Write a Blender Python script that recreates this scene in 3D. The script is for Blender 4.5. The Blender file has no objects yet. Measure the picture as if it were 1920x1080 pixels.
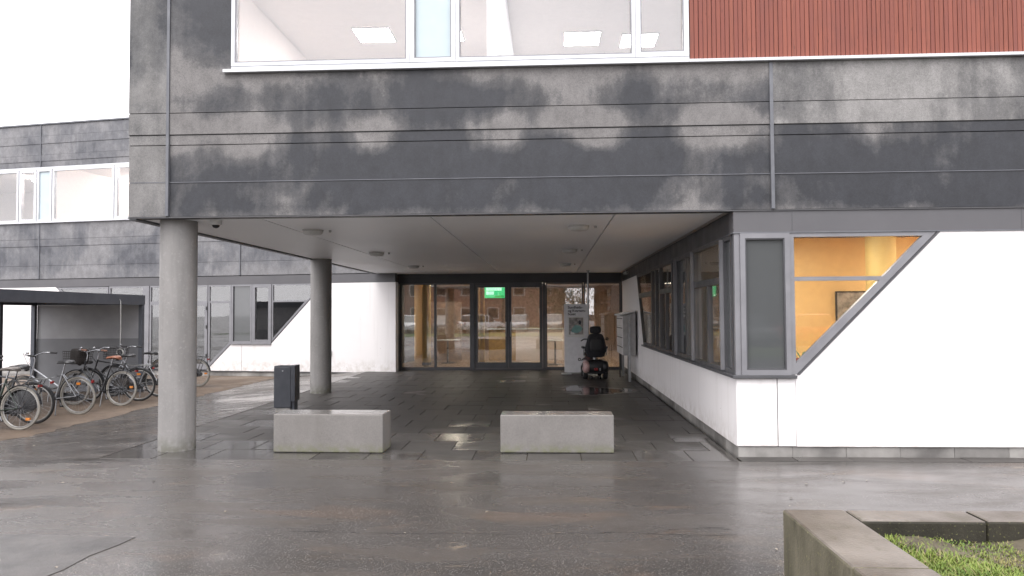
import bpy, bmesh, math, random
from mathutils import Vector, Matrix
random.seed(7)
R = math.radians
scene = bpy.context.scene
COL = scene.collection

# ------------------------------------------------------------------ camera
F_PX, CAM_H = 1380.0, 1.6
cam_d = bpy.data.cameras.new('camera')
cam_d.lens = F_PX / 1920 * 36.0
cam_d.sensor_width = 36.0
cam_d.clip_start, cam_d.clip_end = 0.05, 2000
cam = bpy.data.objects.new('camera', cam_d)
COL.objects.link(cam)
yaw, pitch, roll = math.atan(68 / 1380), math.atan(47.4 / 1380), -0.0057
cam.matrix_world = (Matrix.Translation((0, 0, CAM_H)) @ Matrix.Rotation(yaw, 4, 'Z')
                    @ Matrix.Rotation(math.pi / 2 + pitch, 4, 'X') @ Matrix.Rotation(roll, 4, 'Z'))
scene.camera = cam

# ------------------------------------------------------------------ overcast sky, soft sun, exposure
SUN_EL, SUN_AZ = R(58), R(200)            # azimuth of the sun seen from above, behind the camera
world = bpy.data.worlds.new('World')
scene.world = world
world.use_nodes = True
wn, wl = world.node_tree.nodes, world.node_tree.links
wn.clear()
wo = wn.new('ShaderNodeOutputWorld')
bg = wn.new('ShaderNodeBackground')
sky = wn.new('ShaderNodeTexSky')
sky.sky_type = 'NISHITA'
sky.sun_disc = False
sky.sun_elevation = SUN_EL
sky.sun_rotation = SUN_AZ
sky.air_density, sky.dust_density, sky.ozone_density = 1.0, 2.0, 1.0
hs = wn.new('ShaderNodeHueSaturation')
hs.inputs['Saturation'].default_value = 0.12
wm = wn.new('ShaderNodeMix')
wm.data_type = 'RGBA'
wm.inputs['Factor'].default_value = 0.94      # the cloud layer covers nearly all of the clear sky
wm.inputs[7].default_value = (9.2, 8.95, 9.25, 1)
wl.new(sky.outputs[0], hs.inputs['Color'])
wl.new(hs.outputs[0], wm.inputs[6])
wl.new(wm.outputs[2], bg.inputs['Color'])
bg.inputs['Strength'].default_value = 0.1
wl.new(bg.outputs[0], wo.inputs['Surface'])

sun_d = bpy.data.lights.new('sun', 'SUN')
sun_d.energy = 0.8
sun_d.angle = R(40)
sun_d.color = (1.0, 0.97, 0.93)
sun = bpy.data.objects.new('sun', sun_d)
COL.objects.link(sun)
sd = Vector((math.sin(SUN_AZ) * math.cos(SUN_EL), math.cos(SUN_AZ) * math.cos(SUN_EL), math.sin(SUN_EL)))
sun.rotation_euler = sd.to_track_quat('Z', 'Y').to_euler()
sun.location = sd * 60

vs = scene.view_settings
vs.view_transform = 'Standard'
vs.look = 'None'
vs.exposure = 1.66
vs.gamma = 1
vs.use_curve_mapping = False
cy = scene.cycles
cy.use_denoising = True
cy.max_bounces = 10
cy.diffuse_bounces = 5
cy.glossy_bounces = 5
cy.transparent_max_bounces = 24
cy.sample_clamp_indirect = 6
cy.caustics_reflective = True      # wet paving throws sky light up onto the soffit
cy.blur_glossy = 1.5
cy.caustics_refractive = False

# ------------------------------------------------------------------ materials
MATS = {}
class N:
    """small node helper"""
    def __init__(s, name):
        s.m = bpy.data.materials.new(name)
        s.m.use_nodes = True
        s.t = s.m.node_tree
        s.b = s.t.nodes['Principled BSDF']
        s.out = s.t.nodes['Material Output']
        MATS[name] = s.m
    def n(s, typ, **kw):
        x = s.t.nodes.new('ShaderNode' + typ)
        for k, v in kw.items():
            setattr(x, k, v)
        return x
    def l(s, a, b):
        s.t.links.new(a, b)
    def val(s, sock, v):
        if hasattr(v, 'node'):
            s.l(v, sock)
        else:
            sock.default_value = v
    def math(s, op, a, b=0.0, c=0.0, clamp=False):
        x = s.n('Math', operation=op)
        x.use_clamp = clamp
        s.val(x.inputs[0], a); s.val(x.inputs[1], b)
        if op in ('MULTIPLY_ADD', 'SMOOTH_MIN', 'WRAP'):
            s.val(x.inputs[2], c)
        return x.outputs[0]
    def pos(s, scale=(1, 1, 1), obj=False, loc=(0, 0, 0)):
        if obj:
            src = s.n('TexCoord').outputs['Object']
        else:
            src = s.n('NewGeometry').outputs['Position']
        mp = s.n('Mapping')
        mp.inputs['Scale'].default_value = scale
        mp.inputs['Location'].default_value = loc
        s.l(src, mp.inputs['Vector'])
        return mp.outputs[0]
    def noise(s, scale, vec=None, detail=4, rough=0.55, dist=0.0):
        x = s.n('TexNoise')
        x.inputs['Scale'].default_value = scale
        x.inputs['Detail'].default_value = detail
        x.inputs['Roughness'].default_value = rough
        x.inputs['Distortion'].default_value = dist
        s.l(vec if vec is not None else s.pos(), x.inputs['Vector'])
        return x.outputs[0]
    def vor(s, scale, vec=None, out='Distance', feature='F1'):
        x = s.n('TexVoronoi', feature=feature)
        x.inputs['Scale'].default_value = scale
        s.l(vec if vec is not None else s.pos(), x.inputs['Vector'])
        return x.outputs[out]
    def rng(s, v, a, b, c=0.0, d=1.0, smooth=False):
        x = s.n('MapRange')
        if smooth:
            x.interpolation_type = 'SMOOTHSTEP'
        s.val(x.inputs[0], v)
        for i, q in enumerate((a, b, c, d)):
            x.inputs[1 + i].default_value = q
        return x.outputs[0]
    def mix(s, fac, a, b, blend='MIX'):
        x = s.n('Mix', data_type='RGBA', blend_type=blend)
        s.val(x.inputs['Factor'], fac)
        for sock, v in ((x.inputs[6], a), (x.inputs[7], b)):
            if hasattr(v, 'node'):
                s.l(v, sock)
            else:
                sock.default_value = (*v, 1) if len(v) == 3 else v
        return x.outputs[2]
    def bump(s, h, strength=0.3, dist=0.01):
        x = s.n('Bump')
        x.inputs['Strength'].default_value = strength
        x.inputs['Distance'].default_value = dist
        s.l(h, x.inputs['Height'])
        s.l(x.outputs[0], s.b.inputs['Normal'])
    def set(s, color=None, rough=None, metal=None, spec=None, emit=None, estr=None, coat=None):
        for key, v in (('Base Color', color), ('Roughness', rough), ('Metallic', metal), ('Specular IOR Level', spec),
                       ('Emission Color', emit), ('Emission Strength', estr), ('Coat Weight', coat)):
            if v is None:
                continue
            sock = s.b.inputs[key]
            if hasattr(v, 'node'):
                s.l(v, sock)
            else:
                sock.default_value = (*v, 1) if isinstance(v, tuple) and len(v) == 3 else v

def mat_var(name, c1, c2, scale=6, rough=(0.4, 0.6), metal=0.0, bump=0.0, bscale=60, rand=0.0, spec=0.5, stretch=(1, 1, 1)):
    k = N(name)
    p = k.pos(stretch)
    a = k.noise(scale, p, 5)
    col = k.mix(k.rng(a, 0.32, 0.68), c1, c2)
    if rand:
        oi = k.n('ObjectInfo')
        f = k.rng(oi.outputs['Random'], 0, 1, 1 - rand, 1 + rand)
        cb = k.n('CombineColor')
        for i in range(3):
            k.l(f, cb.inputs[i])
        col = k.mix(1.0, col, cb.outputs[0], 'MULTIPLY')
    k.set(col, k.rng(k.noise(scale * 2.3, p, 4), 0.3, 0.7, *rough), metal, spec)
    if bump:
        k.bump(k.noise(bscale, p, 6), bump, 0.006)
    return k

def mat_plain(name, c, rough=0.5, metal=0.0, spec=0.5, dirt=0.25):
    d = tuple(x * (1 - dirt) for x in c)
    return mat_var(name, d, c, 9, (max(rough - 0.08, 0.02), min(rough + 0.08, 1)), metal, spec=spec)

def mat_emit(name, c, strength):
    k = N(name)
    k.set(tuple(min(x, 1) for x in c), 0.5, emit=c, estr=strength)
    return k

def stained(name, dark, mid, light, ramp, bias=0.0, z0=2.7, z1=4.7, contrast=1.0, teeth=False):
    """precast concrete panel, weathered: wet dark lichen film with clean pale areas left between"""
    k = N(name)
    p = k.pos()
    sep = k.n('SeparateXYZ'); k.l(p, sep.inputs[0])
    zr = k.rng(sep.outputs[2], z0, z1)
    cr = k.n('ValToRGB')
    el = cr.color_ramp.elements
    while len(el) > 1:
        el.remove(el[0])
    el[0].position = ramp[0][0]; el[0].color = (ramp[0][1],) * 3 + (1,)
    for pos_, v in ramp[1:]:
        e = el.new(pos_); e.color = (v, v, v, 1)
    k.l(zr, cr.inputs[0])
    n1 = k.noise(0.8, k.pos((1.0, 1.0, 0.85)), 5, 0.55, 0.5)
    n2 = k.noise(4.2, k.pos((1.0, 1.0, 0.6)), 5, 0.62, 0.2)
    n3 = k.noise(38, p, 4, 0.6)
    st = k.noise(9, k.pos((1.0, 1.0, 0.06)), 3, 0.5)          # run-off streaks
    s = k.math('MULTIPLY_ADD', n1, 1.55 * contrast, bias - 0.10)
    s = k.math('MULTIPLY_ADD', n2, 0.40, s)
    s = k.math('MULTIPLY_ADD', n3, 0.16, s)
    s = k.math('MULTIPLY_ADD', st, 0.26, s)
    s = k.math('ADD', s, cr.outputs[0])
    if teeth:                                                     # pale washed tongues below the ledge
        ph = k.math('MULTIPLY_ADD', k.noise(1.1, k.pos((1, 1, 0.2)), 3), 1.1, k.math('MULTIPLY', sep.outputs[0], 1 / 1.265))
        tg = k.math('POWER', k.math('MULTIPLY_ADD', k.math('COSINE', k.math('MULTIPLY', ph, 2 * math.pi)), 0.5, 0.5), 2.0)
        fall = k.math('MULTIPLY', k.rng(sep.outputs[2], 3.28, 3.62, 0.0, 1.0, True), k.rng(sep.outputs[2], 3.75, 3.95, 1.0, 0.35))
        s = k.math('MULTIPLY_ADD', k.math('MULTIPLY', tg, fall), 0.42, s)
    s = k.math('ADD', s, -1.54)
    a = k.rng(s, -0.16, 0.02, smooth=True)
    b = k.rng(s, 0.0, 0.26, smooth=True)
    col = k.mix(a, dark, mid)
    col = k.mix(b, col, light)
    sp = k.vor(85, p)                                            # exposed grit
    col = k.mix(k.rng(sp, 0.0, 0.16, 0.35, 0.0), col, light)
    gr = k.n('CombineColor')
    gv = k.math('ADD', k.rng(k.noise(48, p, 5, 0.7), 0.3, 0.7, 0.80, 1.12), k.rng(k.noise(6.5, k.pos((1, 1, 0.7), loc=(2, 5, 1)), 6, 0.65), 0.3, 0.7, -0.16, 0.26))
    for q in range(3):
        k.l(gv, gr.inputs[q])
    col = k.mix(1.0, col, gr.outputs[0], 'MULTIPLY')
    col = k.mix(k.rng(k.noise(120, p, 2), 0.45, 0.65, 0.0, 0.3), col, tuple(x * 0.45 for x in dark))
    k.set(col, k.rng(s, -0.2, 0.3, 0.42, 0.75), spec=0.4)
    k.bump(k.noise(120, p, 5), 0.25, 0.004)
    return k

DK, MD, LT = (0.028, 0.030, 0.036), (0.066, 0.066, 0.070), (0.175, 0.168, 0.166)
# values along the height of the fascia: pale drip edge, dark field, pale ledge band, grey above
MAIN_RAMP = [(0.0, 0.62), (0.03, 0.52), (0.075, 0.36), (0.21, 0.34), (0.23, 0.27), (0.36, 0.29), (0.435, 0.43), (0.445, 0.40),
             (0.495, 0.47), (0.505, 0.64), (0.56, 0.54), (0.625, 0.44), (0.64, 0.36), (0.72, 0.41), (0.82, 0.66), (0.9, 0.58), (1.0, 0.54)]
stained('concrete_facade', DK, MD, LT, MAIN_RAMP, teeth=True, contrast=1.2, bias=-0.17)
stained('concrete_facade_right', DK, MD, LT, MAIN_RAMP, teeth=False, contrast=1.2, bias=-0.24)
stained('concrete_facade_pale', DK, (0.12, 0.118, 0.118), (0.24, 0.234, 0.229), [(0.0, 0.62), (0.55, 0.64), (0.75, 0.58), (1.0, 0.62)])
stained('concrete_corner', DK, (0.095, 0.095, 0.097), (0.185, 0.181, 0.178), [(0.0, 0.60), (0.3, 0.60), (0.5, 0.50), (1.0, 0.47)])
stained('concrete_wing', (0.074, 0.077, 0.089), (0.132, 0.135, 0.147), (0.21, 0.209, 0.217),
        [(0.0, 0.72), (0.06, 0.6), (0.1, 0.46), (0.2, 0.5), (0.3, 0.6), (0.6, 0.6), (1.0, 0.56)], z0=2.7, z1=7.7)

k = N('white_render')
p = k.pos()
sep = k.n('SeparateXYZ'); k.l(p, sep.inputs[0])
c = k.mix(k.rng(k.noise(0.7, p, 5), 0.3, 0.7), (0.76, 0.74, 0.74), (0.81, 0.79, 0.79))
spl = k.math('MULTIPLY', k.rng(sep.outputs[2], 0.08, 0.42, 1.0, 0.0, True), k.rng(k.noise(7, p, 6, 0.65), 0.4, 0.7))
c = k.mix(k.math('MULTIPLY', spl, 0.65), c, (0.46, 0.42, 0.37))
c = k.mix(k.rng(k.noise(5.5, k.pos((1, 1, 0.05)), 4, 0.6), 0.56, 0.74, 0, 0.28), c, (0.52, 0.50, 0.48))
c = k.mix(k.rng(k.vor(3.1, p), 0.012, 0.035, 0.8, 0.0), c, (0.22, 0.21, 0.20))
k.set(c, 0.8, spec=0.3)
k.bump(k.noise(170, p, 4), 0.2, 0.003)
k = N('wood_cladding')
p = k.pos((1, 1, 0.05))
oi = k.n('ObjectInfo')
g = k.noise(70, p, 5, 0.6, 0.6)
c = k.mix(k.rng(g, 0.3, 0.7), (0.155, 0.045, 0.030), (0.265, 0.086, 0.056))
rr = oi.outputs['Random']
c = k.mix(k.rng(rr, 0.0, 1.0, 0.0, 0.75), c, (0.185, 0.056, 0.042))
c = k.mix(k.rng(k.math('FRACT', k.math('MULTIPLY', rr, 7.31)), 0.72, 1.0, 0.0, 0.35), c, (0.30, 0.095, 0.062))
kn = k.vor(5.0, k.pos((4.2, 4.2, 0.9)))
c = k.mix(k.rng(kn, 0.02, 0.12, 0.75, 0.0), c, (0.055, 0.02, 0.014))
c = k.mix(k.rng(k.noise(3.0, k.pos((1, 1, 0.8)), 4), 0.55, 0.75, 0, 0.35), c, (0.12, 0.045, 0.04))
k.set(c, k.rng(g, 0.3, 0.7, 0.45, 0.7), spec=0.35)
k.bump(g, 0.25, 0.003)

mat_var('frame_dark', (0.070, 0.071, 0.077), (0.090, 0.091, 0.098), 3, (0.34, 0.5), 0.15)
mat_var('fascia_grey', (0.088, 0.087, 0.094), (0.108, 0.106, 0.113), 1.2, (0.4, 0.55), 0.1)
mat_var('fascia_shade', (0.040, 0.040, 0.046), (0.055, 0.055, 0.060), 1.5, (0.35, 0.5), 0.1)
mat_var('frame_light', (0.50, 0.515, 0.54), (0.60, 0.61, 0.63), 4, (0.3, 0.45), 0.3)
mat_var('frame_mid', (0.19, 0.19, 0.205), (0.235, 0.235, 0.25), 4, (0.35, 0.5), 0.2)
mat_var('trim_grey', (0.105, 0.11, 0.125), (0.15, 0.155, 0.17), 5, (0.4, 0.55), 0.2)
mat_plain('joint_dark', (0.02, 0.02, 0.022), 0.7)
mat_var('soffit', (0.83, 0.84, 0.86), (0.86, 0.87, 0.89), 0.5, (0.42, 0.5), spec=0.35)
mat_plain('soffit_edge', (0.07, 0.07, 0.075), 0.45)
k = mat_var('spandrel_blue', (0.42, 0.50, 0.54), (0.46, 0.54, 0.57), 3, (0.08, 0.14))
k = N('concrete_column')
p = k.pos()
sep = k.n('SeparateXYZ'); k.l(p, sep.inputs[0])
c = k.mix(k.rng(k.noise(1.7, k.pos((1, 1, 0.5)), 6, 0.6), 0.3, 0.7), (0.172, 0.167, 0.163), (0.255, 0.247, 0.241))
c = k.mix(k.rng(k.noise(9, k.pos((1, 1, 0.08)), 4), 0.5, 0.72, 0, 0.5), c, (0.14, 0.137, 0.130))
c = k.mix(k.rng(k.noise(26, p, 5, 0.7), 0.55, 0.75, 0, 0.5), c, (0.34, 0.33, 0.32))
pore = k.vor(24, p)
c = k.mix(k.rng(pore, 0.03, 0.11, 0.7, 0.0), c, (0.09, 0.088, 0.084))
c = k.mix(k.math('MULTIPLY', k.rng(sep.outputs[2], 0.0, 0.22, 0.8, 0.0), k.rng(k.noise(12, p, 4), 0.35, 0.6)), c, (0.10, 0.10, 0.075))
k.set(c, k.rng(k.noise(3, p, 4), 0.3, 0.7, 0.5, 0.75), spec=0.4)
k.bump(k.noise(70, p, 5), 0.25, 0.005)
k = mat_var('plinth', (0.12, 0.115, 0.11), (0.30, 0.29, 0.275), 2.0, (0.5, 0.75), bump=0.25, bscale=80, rand=0.3)

# bench concrete: wet glassy top, algae at the foot
k = N('bench_concrete')
p = k.pos()
sep = k.n('SeparateXYZ'); k.l(p, sep.inputs[0])
a = k.noise(3.2, p, 6)
c = k.mix(k.rng(a, 0.3, 0.7), (0.128, 0.121, 0.115), (0.172, 0.163, 0.156))
c = k.mix(k.rng(k.vor(130, p), 0.0, 0.2, 0.3, 0.0), c, (0.16, 0.15, 0.14))
c = k.mix(k.rng(k.noise(60, p, 4), 0.35, 0.65, 0.0, 0.25), c, (0.26, 0.245, 0.23))
c = k.mix(k.rng(k.vor(17, p), 0.03, 0.09, 0.75, 0.0), c, (0.08, 0.076, 0.07))
c = k.mix(k.rng(k.noise(5.5, k.pos((1, 1, 0.12)), 5), 0.54, 0.74, 0, 0.45), c, (0.13, 0.122, 0.112))
alg = k.math('MULTIPLY', k.rng(sep.outputs[2], 0.0, 0.13, 1.0, 0.0), k.rng(k.noise(14, p, 4), 0.35, 0.6))
c = k.mix(k.math('MULTIPLY', alg, 0.75), c, (0.11, 0.12, 0.05))
nz = k.n('SeparateXYZ'); k.l(k.n('NewGeometry').outputs['Normal'], nz.inputs[0])
wet = k.rng(nz.outputs[2], 0.7, 0.95)
wet = k.math('MULTIPLY', wet, k.rng(k.noise(5, p, 3), 0.3, 0.5, 0.75, 1.0))
k.set(c, k.rng(wet, 0, 1, 0.68, 0.10), spec=0.5)
k.bump(k.noise(110, p, 5), 0.12, 0.003)

# planter wall: ochre-brown top with moss, green algae on the side
def planter(name, f):
  k = N(name)
  p = k.pos()
  sep = k.n('SeparateXYZ'); k.l(p, sep.inputs[0])
  nz = k.n('SeparateXYZ'); k.l(k.n('NewGeometry').outputs['Normal'], nz.inputs[0])
  top = k.rng(nz.outputs[2], 0.6, 0.9)
  ct = k.mix(k.rng(k.noise(2.6, p, 6), 0.35, 0.65), (0.075, 0.062, 0.05), (0.165, 0.147, 0.13))
  ct = k.mix(k.rng(k.noise(9, p, 5, 0.6, 0.4), 0.55, 0.72, 0.0, 0.7), ct, (0.06, 0.056, 0.03))
  ct = k.mix(k.rng(k.vor(110, p), 0.0, 0.18, 0.4, 0.0), ct, (0.10, 0.095, 0.085))
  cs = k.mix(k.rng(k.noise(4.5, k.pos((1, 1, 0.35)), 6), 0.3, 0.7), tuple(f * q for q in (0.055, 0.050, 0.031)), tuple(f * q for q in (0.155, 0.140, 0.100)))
  cs = k.mix(k.rng(k.noise(13, k.pos((1, 1, 0.3)), 5), 0.52, 0.7, 0.0, 0.6), cs, (0.04, 0.035, 0.022))
  cs = k.mix(k.rng(k.noise(70, p, 3), 0.62, 0.7, 0, 0.6), cs, (0.22, 0.22, 0.09))
  k.set(k.mix(top, cs, ct), k.rng(top, 0, 1, 0.75, 0.42), spec=0.4)
  k.bump(k.noise(75, p, 6), 0.45, 0.006)
planter('planter_concrete', 1.0)
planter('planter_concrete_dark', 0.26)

# wet asphalt
k = N('wet_asphalt')
p = k.pos()
big = k.noise(0.33, k.pos((0.8, 1.5, 1)), 5, 0.55, 0.3)
med = k.noise(1.7, k.pos((0.6, 1.6, 1)), 5, 0.6, 0.4)
c = k.mix(k.rng(big, 0.35, 0.65), (0.052, 0.047, 0.044), (0.104, 0.093, 0.087))
c = k.mix(k.rng(med, 0.5, 0.75, 0.0, 0.7), c, (0.085, 0.066, 0.052))
c = k.mix(k.rng(k.noise(0.8, k.pos((0.5, 1.7, 1), loc=(3, 7, 0)), 6, 0.6, 0.8), 0.60, 0.70, 0.0, 0.55), c, (0.13, 0.095, 0.066))
mud = k.noise(0.9, k.pos((0.55, 1.35, 1), loc=(8.2, 2.7, 0)), 6, 0.62, 0.5)
c = k.mix(k.rng(mud, 0.575, 0.64, 0.0, 0.6), c, (0.125, 0.088, 0.066))
c = k.mix(k.rng(k.noise(1.9, k.pos((0.6, 1.5, 1), loc=(1.7, 9.1, 0)), 5, 0.6, 0.4), 0.665, 0.70, 0.0, 0.75), c, (0.23, 0.185, 0.14))
cells = k.vor(150, p, 'Color')
sc_ = k.n('SeparateColor'); k.l(cells, sc_.inputs[0])
dst = k.vor(115, p)
c = k.mix(k.rng(sc_.outputs[0], 0.0, 1.0, 0.0, 0.46), c, (0.030, 0.033, 0.032))
c = k.mix(k.rng(sc_.outputs[1], 0.88, 0.99, 0.0, 0.6), c, (0.23, 0.22, 0.21))
c = k.mix(k.rng(k.noise(23, p, 3), 0.68, 0.74, 0.0, 0.4), c, (0.22, 0.19, 0.15))
c = k.mix(k.rng(k.noise(62, p, 4, 0.75), 0.35, 0.65, 0.0, 0.42), c, (0.036, 0.033, 0.031))
wet = k.math('ADD', k.math('MULTIPLY', big, 0.65), k.math('MULTIPLY', med, 0.55))
k.set(c, k.rng(wet, 0.48, 0.72, 0.12, 0.38), spec=0.42)
h = k.math('ADD', k.math('MULTIPLY', dst, -1.0), k.math('MULTIPLY', k.noise(45, p, 4), 0.5))
b_ = k.n('Bump'); b_.inputs['Distance'].default_value = 0.0035
k.l(k.rng(wet, 0.46, 0.72, 0.03, 0.30), b_.inputs['Strength'])
k.l(h, b_.inputs['Height'])
k.l(b_.outputs[0], k.b.inputs['Normal'])

mat_var('asphalt_repair', (0.040, 0.038, 0.037), (0.078, 0.072, 0.068), 3.0, (0.28, 0.48), bump=0.5, bscale=110)

# paving slabs, dark and wet with films of water
k = N('paving')
p = k.pos()
oi = k.n('ObjectInfo')
c = k.mix(k.rng(k.noise(3.0, p, 6), 0.3, 0.7), (0.038, 0.036, 0.034), (0.064, 0.060, 0.057))
c = k.mix(k.rng(oi.outputs['Random'], 0, 1, 0.0, 0.5), c, (0.080, 0.075, 0.071))
c = k.mix(k.rng(k.noise(70, p, 4), 0.5, 0.7, 0, 0.35), c, (0.13, 0.12, 0.11))
film = k.math('ADD', k.noise(0.55, k.pos((0.8, 0.8, 1), loc=(1.3, 0.4, 0)), 4, 0.5, 0.4), k.rng(oi.outputs['Random'], 0, 1, -0.09, 0.09))
sep = k.n('SeparateXYZ'); k.l(p, sep.inputs[0])
film = k.math('ADD', film, k.rng(sep.outputs[1], 9.0, 12.2, 0.08, -0.15))          # rain only drives in at the front
dx2 = k.math('POWER', k.math('ABSOLUTE', k.math('ADD', sep.outputs[0], -1.0)), 2.0)
dy2 = k.math('POWER', k.math('ABSOLUTE', k.math('MULTIPLY', k.math('ADD', sep.outputs[1], -15.4), 0.7)), 2.0)
film = k.math('ADD', film, k.rng(sep.outputs[0], -4.4, -2.9, 0.10, 0.0))            # open left edge
film = k.math('ADD', film, k.rng(k.math('ADD', dx2, dy2), 0.15, 1.3, 0.30, 0.0, True))  # drips off the scooter
k.set(c, k.rng(film, 0.52, 0.64, 0.5, 0.09), spec=k.rng(film, 0.5, 0.62, 0.22, 0.5))
b_ = k.n('Bump'); b_.inputs['Distance'].default_value = 0.003
k.l(k.rng(film, 0.52, 0.64, 0.45, 0.03), b_.inputs['Strength'])
k.l(k.noise(60, p, 5), b_.inputs['Height'])
k.l(b_.outputs[0], k.b.inputs['Normal'])

k = N('gravel_sand')
p = k.pos()
c = k.mix(k.rng(k.noise(1.1, p, 6), 0.3, 0.7), (0.085, 0.060, 0.042), (0.15, 0.112, 0.082))
c = k.mix(k.rng(k.noise(5, p, 5), 0.55, 0.7, 0, 0.6), c, (0.05, 0.038, 0.029))
c = k.mix(k.rng(k.vor(55, p), 0.0, 0.25, 0.45, 0), c, (0.19, 0.165, 0.14))
k.set(c, k.rng(k.noise(0.9, p, 4), 0.4, 0.65, 0.7, 0.4), spec=0.4)
k.bump(k.vor(45, p), 0.5, 0.012)

k = N('lawn')
p = k.pos()
c = k.mix(k.rng(k.noise(0.6, p, 6), 0.3, 0.7), (0.045, 0.075, 0.018), (0.10, 0.125, 0.035))
c = k.mix(k.rng(k.noise(30, p, 4), 0.4, 0.7, 0, 0.6), c, (0.03, 0.045, 0.012))
k.set(c, 0.8, spec=0.3)
k.bump(k.noise(40, p, 5), 0.8, 0.03)
mat_var('soil', (0.05, 0.04, 0.028), (0.10, 0.085, 0.055), 7, (0.7, 0.9), bump=0.6, bscale=30)
k = N('grass_blade')
oi = k.n('NewGeometry')
p = k.pos()
c = k.mix(k.rng(k.noise(4.5, p, 4), 0.3, 0.7), (0.055, 0.125, 0.018), (0.15, 0.21, 0.035))
c = k.mix(k.rng(oi.outputs['Random Per Island'], 0, 1, 0, 0.75), c, (0.20, 0.22, 0.05))
c = k.mix(k.rng(k.noise(2.2, k.pos(loc=(5, 1, 0)), 4), 0.58, 0.72, 0, 0.75), c, (0.20, 0.16, 0.07))
c = k.mix(k.rng(oi.outputs['Random Per Island'], 0.86, 0.9, 0, 0.8), c, (0.24, 0.19, 0.10))
k.set(c, 0.5, spec=0.3)

mat_var('leaf_litter', (0.10, 0.075, 0.045), (0.42, 0.38, 0.32), 3, (0.4, 0.6))

# glass: thin clear pane with Fresnel reflection on both faces
def glass(name, tint, f0):
    k = N(name)
    k.t.nodes.remove(k.b)
    ge = k.n('NewGeometry')
    dp = k.n('VectorMath', operation='DOT_PRODUCT')
    k.l(ge.outputs['Normal'], dp.inputs[0]); k.l(ge.outputs['Incoming'], dp.inputs[1])
    ca = k.math('ABSOLUTE', dp.outputs['Value'])
    p5 = k.math('POWER', k.math('SUBTRACT', 1.0, ca, clamp=True), 5.0)
    fac = k.math('MULTIPLY_ADD', p5, 1 - f0, f0)
    tr = k.n('BsdfTransparent'); tr.inputs[0].default_value = (*tint, 1)
    gl = k.n('BsdfGlossy'); gl.inputs['Roughness'].default_value = 0.015
    wob = k.n('Bump'); wob.inputs['Strength'].default_value = 0.03; wob.inputs['Distance'].default_value = 0.02
    k.l(k.noise(1.2, k.pos(), 2), wob.inputs['Height']); k.l(wob.outputs[0], gl.inputs['Normal'])
    mx = k.n('MixShader')
    k.l(fac, mx.inputs[0]); k.l(tr.outputs[0], mx.inputs[1]); k.l(gl.outputs[0], mx.inputs[2])
    k.l(mx.outputs[0], k.out.inputs['Surface'])
glass('glass', (0.95, 0.96, 0.955), 0.13)
glass('glass_entrance', (0.93, 0.94, 0.935), 0.20)
glass('glass_upper', (0.97, 0.975, 0.98), 0.13)
mat_var('glass_grey', (0.075, 0.08, 0.083), (0.085, 0.09, 0.092), 1, (0.03, 0.05), spec=0.9)
mat_plain('car_glass', (0.02, 0.023, 0.026), 0.06)

# interiors
mat_plain('wall_orange', (0.80, 0.55, 0.25), 0.7, dirt=0.08)
mat_plain('wall_brown', (0.48, 0.34, 0.25), 0.6, dirt=0.3)
mat_plain('wall_cream', (0.80, 0.72, 0.67), 0.8, dirt=0.05)
mat_plain('wall_white', (0.80, 0.80, 0.82), 0.8, dirt=0.04)
mat_plain('wall_grey', (0.13, 0.13, 0.14), 0.8, dirt=0.15)
mat_plain('floor_wood', (0.55, 0.40, 0.29), 0.3, dirt=0.3)
mat_plain('yellow_paint', (0.66, 0.50, 0.20), 0.6, dirt=0.05)
mat_plain('desk_wood', (0.55, 0.36, 0.14), 0.5)
mat_emit('lamp_white', (1.0, 0.95, 0.93), 16.0)
mat_emit('lamp_warm', (1.0, 0.90, 0.74), 15.0)
mat_emit('lamp_room', (1.0, 0.88, 0.68), 10.0)
mat_emit('screen_green', (0.05, 0.55, 0.20), 0.55)
mat_emit('screen_pale', (0.50, 0.95, 0.70), 0.55)
mat_emit('screen_dark', (0.02, 0.36, 0.08), 0.5)
mat_emit('screen_white', (0.9, 1.0, 0.95), 0.6)

# small things
mat_var('bin_grey', (0.042, 0.046, 0.056), (0.060, 0.064, 0.075), 6, (0.35, 0.5), 0.2)
mat_plain('bin_dark', (0.012, 0.012, 0.014), 0.5)
mat_plain('rubber', (0.018, 0.018, 0.019), 0.7)
mat_plain('rubber_grey', (0.24, 0.225, 0.20), 0.75)
mat_plain('chrome', (0.42, 0.43, 0.45), 0.3, 1.0)
mat_plain('rim_alloy', (0.30, 0.295, 0.285), 0.45, 0.5)
mat_plain('silver_paint', (0.33, 0.34, 0.36), 0.35, 0.6)
mat_plain('black_paint', (0.020, 0.021, 0.024), 0.3)
mat_plain('green_paint', (0.030, 0.042, 0.034), 0.3)
mat_plain('grey_paint', (0.08, 0.085, 0.095), 0.35, 0.3)
mat_plain('saddle_black', (0.03, 0.03, 0.032), 0.45)
mat_plain('saddle_grey', (0.14, 0.125, 0.115), 0.5)
mat_plain('saddle_tan', (0.28, 0.115, 0.07), 0.4)
mat_plain('grip_brown', (0.20, 0.10, 0.07), 0.5)
mat_plain('reflector_red', (0.26, 0.018, 0.018), 0.25)
mat_plain('reflector_orange', (0.55, 0.19, 0.03), 0.25)
mat_plain('basket_dark', (0.035, 0.03, 0.028), 0.7)
mat_plain('basket_brown', (0.09, 0.06, 0.045), 0.7)
mat_plain('white_plastic', (0.62, 0.62, 0.61), 0.4)
mat_plain('grey_plastic', (0.46, 0.455, 0.45), 0.4)
mat_plain('rope_white', (0.60, 0.60, 0.58), 0.7)
mat_plain('sign_grey', (0.80, 0.80, 0.82), 0.45, 0.1, dirt=0.12)
mat_plain('lettering', (0.02, 0.02, 0.022), 0.6)
mat_plain('poster_white', (0.72, 0.72, 0.70), 0.5, dirt=0.05)
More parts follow.
